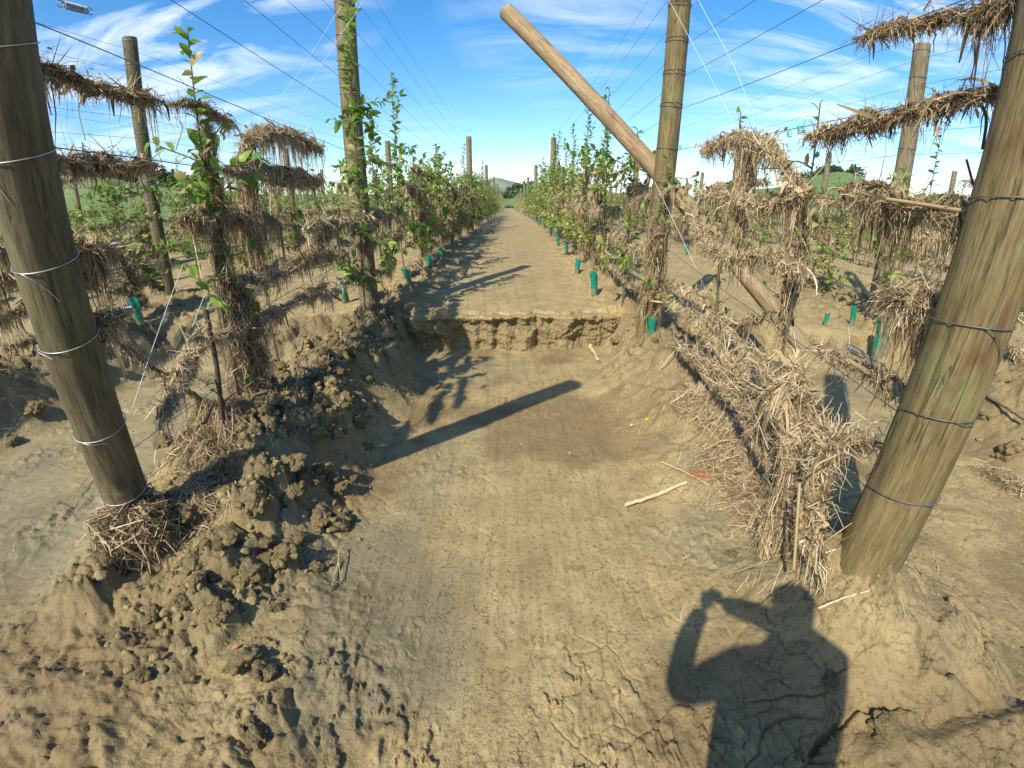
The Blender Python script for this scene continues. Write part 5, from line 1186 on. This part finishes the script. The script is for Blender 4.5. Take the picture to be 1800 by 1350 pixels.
    reed(A(1470, 800, 1.05), A(1430, 870, 1.0), .004, 'yellow reed fanned out at the right edge post')
    reed(A(1700, 280, 1.42), A(1712, 325, 1.42), .004, 'dark forked twig sticking up beside the right edge post', M_BARK, .0)
    reed(A(1725, 180, 1.40), A(1728, 262, 1.41), .005, 'dark twig hanging along the right edge post', M_BARK, .02)
    reed(A(362, 545, -1.5), A(392, 740, -1.55), .013, 'bare grey trunk stub of the nearest left tree standing in straw', M_BARK, .015)
    reed(A(375, 710, -1.48), A(358, 745, -1.48), .010, 'short dark stick in the mud left of the trunk stub', M_BARK, .0)
    reed(A(440, 470, -1.5), A(470, 600, -1.5), .003, 'thin dry reed hanging right of the nearest left tree')
    reed(A(308, 265, -1.6), A(305, 205, -1.6), .0025, 'thin dry stalk beside the nearest left tree neck')
    reed(A(148, 165, -1.6), A(149, 246, -1.6), .0022, 'single white straw dangling below the high straw fringe at the left')
    # red tags and green ties
    for px, py, X, lab in ((656, 410, -1.48, 'red tag on the left upright post, upper'), (628, 485, -1.48, 'red tag left of the left upright post, lower'), (789, 361, -1.45, 'tiny red tag in the left row beyond the post'), (1013, 327, 1.34, 'tiny red tag in the right row, upper'), (1011, 348, 1.34, 'tiny red tag in the right row, lower'), (1611, 398, 1.7, 'red tag beside the slanting grey post')):
        p = A(px, py, X); a = np.linspace(0, 2*np.pi, 11)[:-1]; V = []
        for z, r in ((0, .004), (.012, .012), (.045, .011), (.055, .003)): V.append(np.stack([r*np.cos(a), r*.35*np.sin(a), a*0+z], 1))
        V = np.concatenate(V); i = (np.arange(3)*10)[:, None]; j = np.arange(10)[None]; jn = (j+1) % 10; o = mesh_obj('plastic_tag', V, np.stack([i+j, i+jn, i+10+jn, i+10+j], 2).reshape(-1, 4), M_RED, loc=p); tag(o, lab, 'tag')
    for px, py, X, lab in ((1407, 232, 1.40, 'bright green plastic tie on the thin bare tree'), (1388, 240, 1.40, 'second green tie left of the bright one'), (1196, 262, 1.36, 'green tie on the wire right of the right upright post')):
        p = A(px, py, X); t = np.linspace(0, 6.5*np.pi, 50); P = np.stack([.012*np.cos(t), .012*np.sin(t)+.003*t/6, .0016*t], 1); V, F = tube(P, .0022, 5); o = mesh_obj('plastic_tie', V, F, M_TIE, loc=p); tag(o, lab, 'tie')
sticks()

# ------------------------------------------------------------------ the photographer (outside the frame; seen in the picture only as a shadow)
def person():
    e = empty('person', (.25, -.38, gz(.25, -.38)), 'photographer in a dark jacket raising a small camera, seen only as a shadow', 'person')
    o = Vector(e.location)
    def skin(name, nodes, edges, m, sub=2):
        me = bpy.data.meshes.new(name); me.from_pydata([tuple(Vector(p)-o) for p, r in nodes], edges, []); ob = bpy.data.objects.new(name, me); COL.objects.link(ob); ob.parent = e
        md = ob.modifiers.new('skin', 'SKIN'); md.use_smooth_shade = True
        if not me.skin_vertices: me.skin_vertices.new() if hasattr(me.skin_vertices, 'new') else None
        for i, (p, r) in enumerate(nodes):
            sv = me.skin_vertices[0].data[i]; sv.radius = (r, r) if not isinstance(r, tuple) else r; sv.use_root = (i == 0)
        s = ob.modifiers.new('sub', 'SUBSURF'); s.levels = sub; s.render_levels = sub; me.materials.append(m); return ob
    g = o.z
    N = [((.12, -.38, .42), (.32, .12)), ((.11, -.38, .62), (.32, .12)), ((.11, -.37, .84), (.30, .12)), ((.16, -.36, 1.06), (.23, .12)), ((.16, -.35, 1.20), (.12, .08)), ((.16, -.33, 1.30), .060), ((.15, -.31, 1.39), .080), ((.15, -.30, 1.47), .070),
         ((-.05, -.35, 1.13), .075), ((-.19, -.28, .98), .055), ((-.13, -.15, 1.08), .046), ((-.06, -.08, 1.16), .036),
         ((.31, -.34, 1.17), .062), ((.24, -.18, 1.13), .050), ((.12, -.12, 1.17), .046), ((.01, -.08, 1.18), .036),
         ((.14, -.37, .30), .11), ((.14, -.34, -.02), .07), ((.14, -.37, g+.08), .045), ((.14, -.28, g+.04), .045),
         ((.36, -.37, .30), .11), ((.37, -.34, -.02), .07), ((.37, -.37, g+.08), .045), ((.37, -.28, g+.04), .045)]
    E_ = [(0, 1), (1, 2), (2, 3), (3, 4), (4, 5), (5, 6), (6, 7), (3, 8), (8, 9), (9, 10), (10, 11), (3, 12), (12, 13), (13, 14), (14, 15), (0, 16), (16, 17), (17, 18), (18, 19), (0, 20), (20, 21), (21, 22), (22, 23)]
    skin('body', N, E_, M_CLOTH)
    for (hx, hz, s) in ((-.06, 1.165, 1), (.02, 1.19, -1)):
        nodes = [((hx, -.075, hz-.02), .022), ((hx+s*.012, -.065, hz+.01), .024)]; edges = [(0, 1)]
        for f, (dy, L) in enumerate(((.018, .03), (.006, .034), (-.006, .033), (-.018, .026))):
            b = len(nodes); nodes += [((hx+s*.02, -.065+dy*.4, hz+.02+.002*f), .009), ((hx+s*(.02+L*.6), -.055+dy*.5, hz+.03), .0085), ((hx+s*(.015+L), -.04+dy*.5, hz+.018), .0075)]; edges += [(1, b), (b, b+1), (b+1, b+2)]
        b = len(nodes); nodes += [((hx+s*.018, -.085, hz), .010), ((hx+s*.04, -.08, hz+.006), .0085)]; edges += [(1, b), (b, b+1)]
        skin('hand', nodes, edges, M_SKIN, 1)
    # small camera in the hands (top level: it is held), its back just behind the lens
    V = np.array([[x, y, z] for x in (-.045, .045) for y in (-.020, .0) for z in (-.03, .03)])
    import bmesh
    bm = bmesh.new(); bmesh.ops.create_cube(bm, size=1.); bmesh.ops.scale(bm, vec=(.085, .02, .06), verts=bm.verts); bmesh.ops.bevel(bm, geom=bm.edges[:], offset=.005, segments=3, affect='EDGES')
    me = bpy.data.meshes.new('action_camera'); bm.to_mesh(me); bm.free(); me.materials.append(M_CLOTH); c = bpy.data.objects.new('action_camera', me); COL.objects.link(c); c.location = (-.02, -.045, 1.18); tag(c, 'small dark action camera held up in both hands', 'camera')
person()
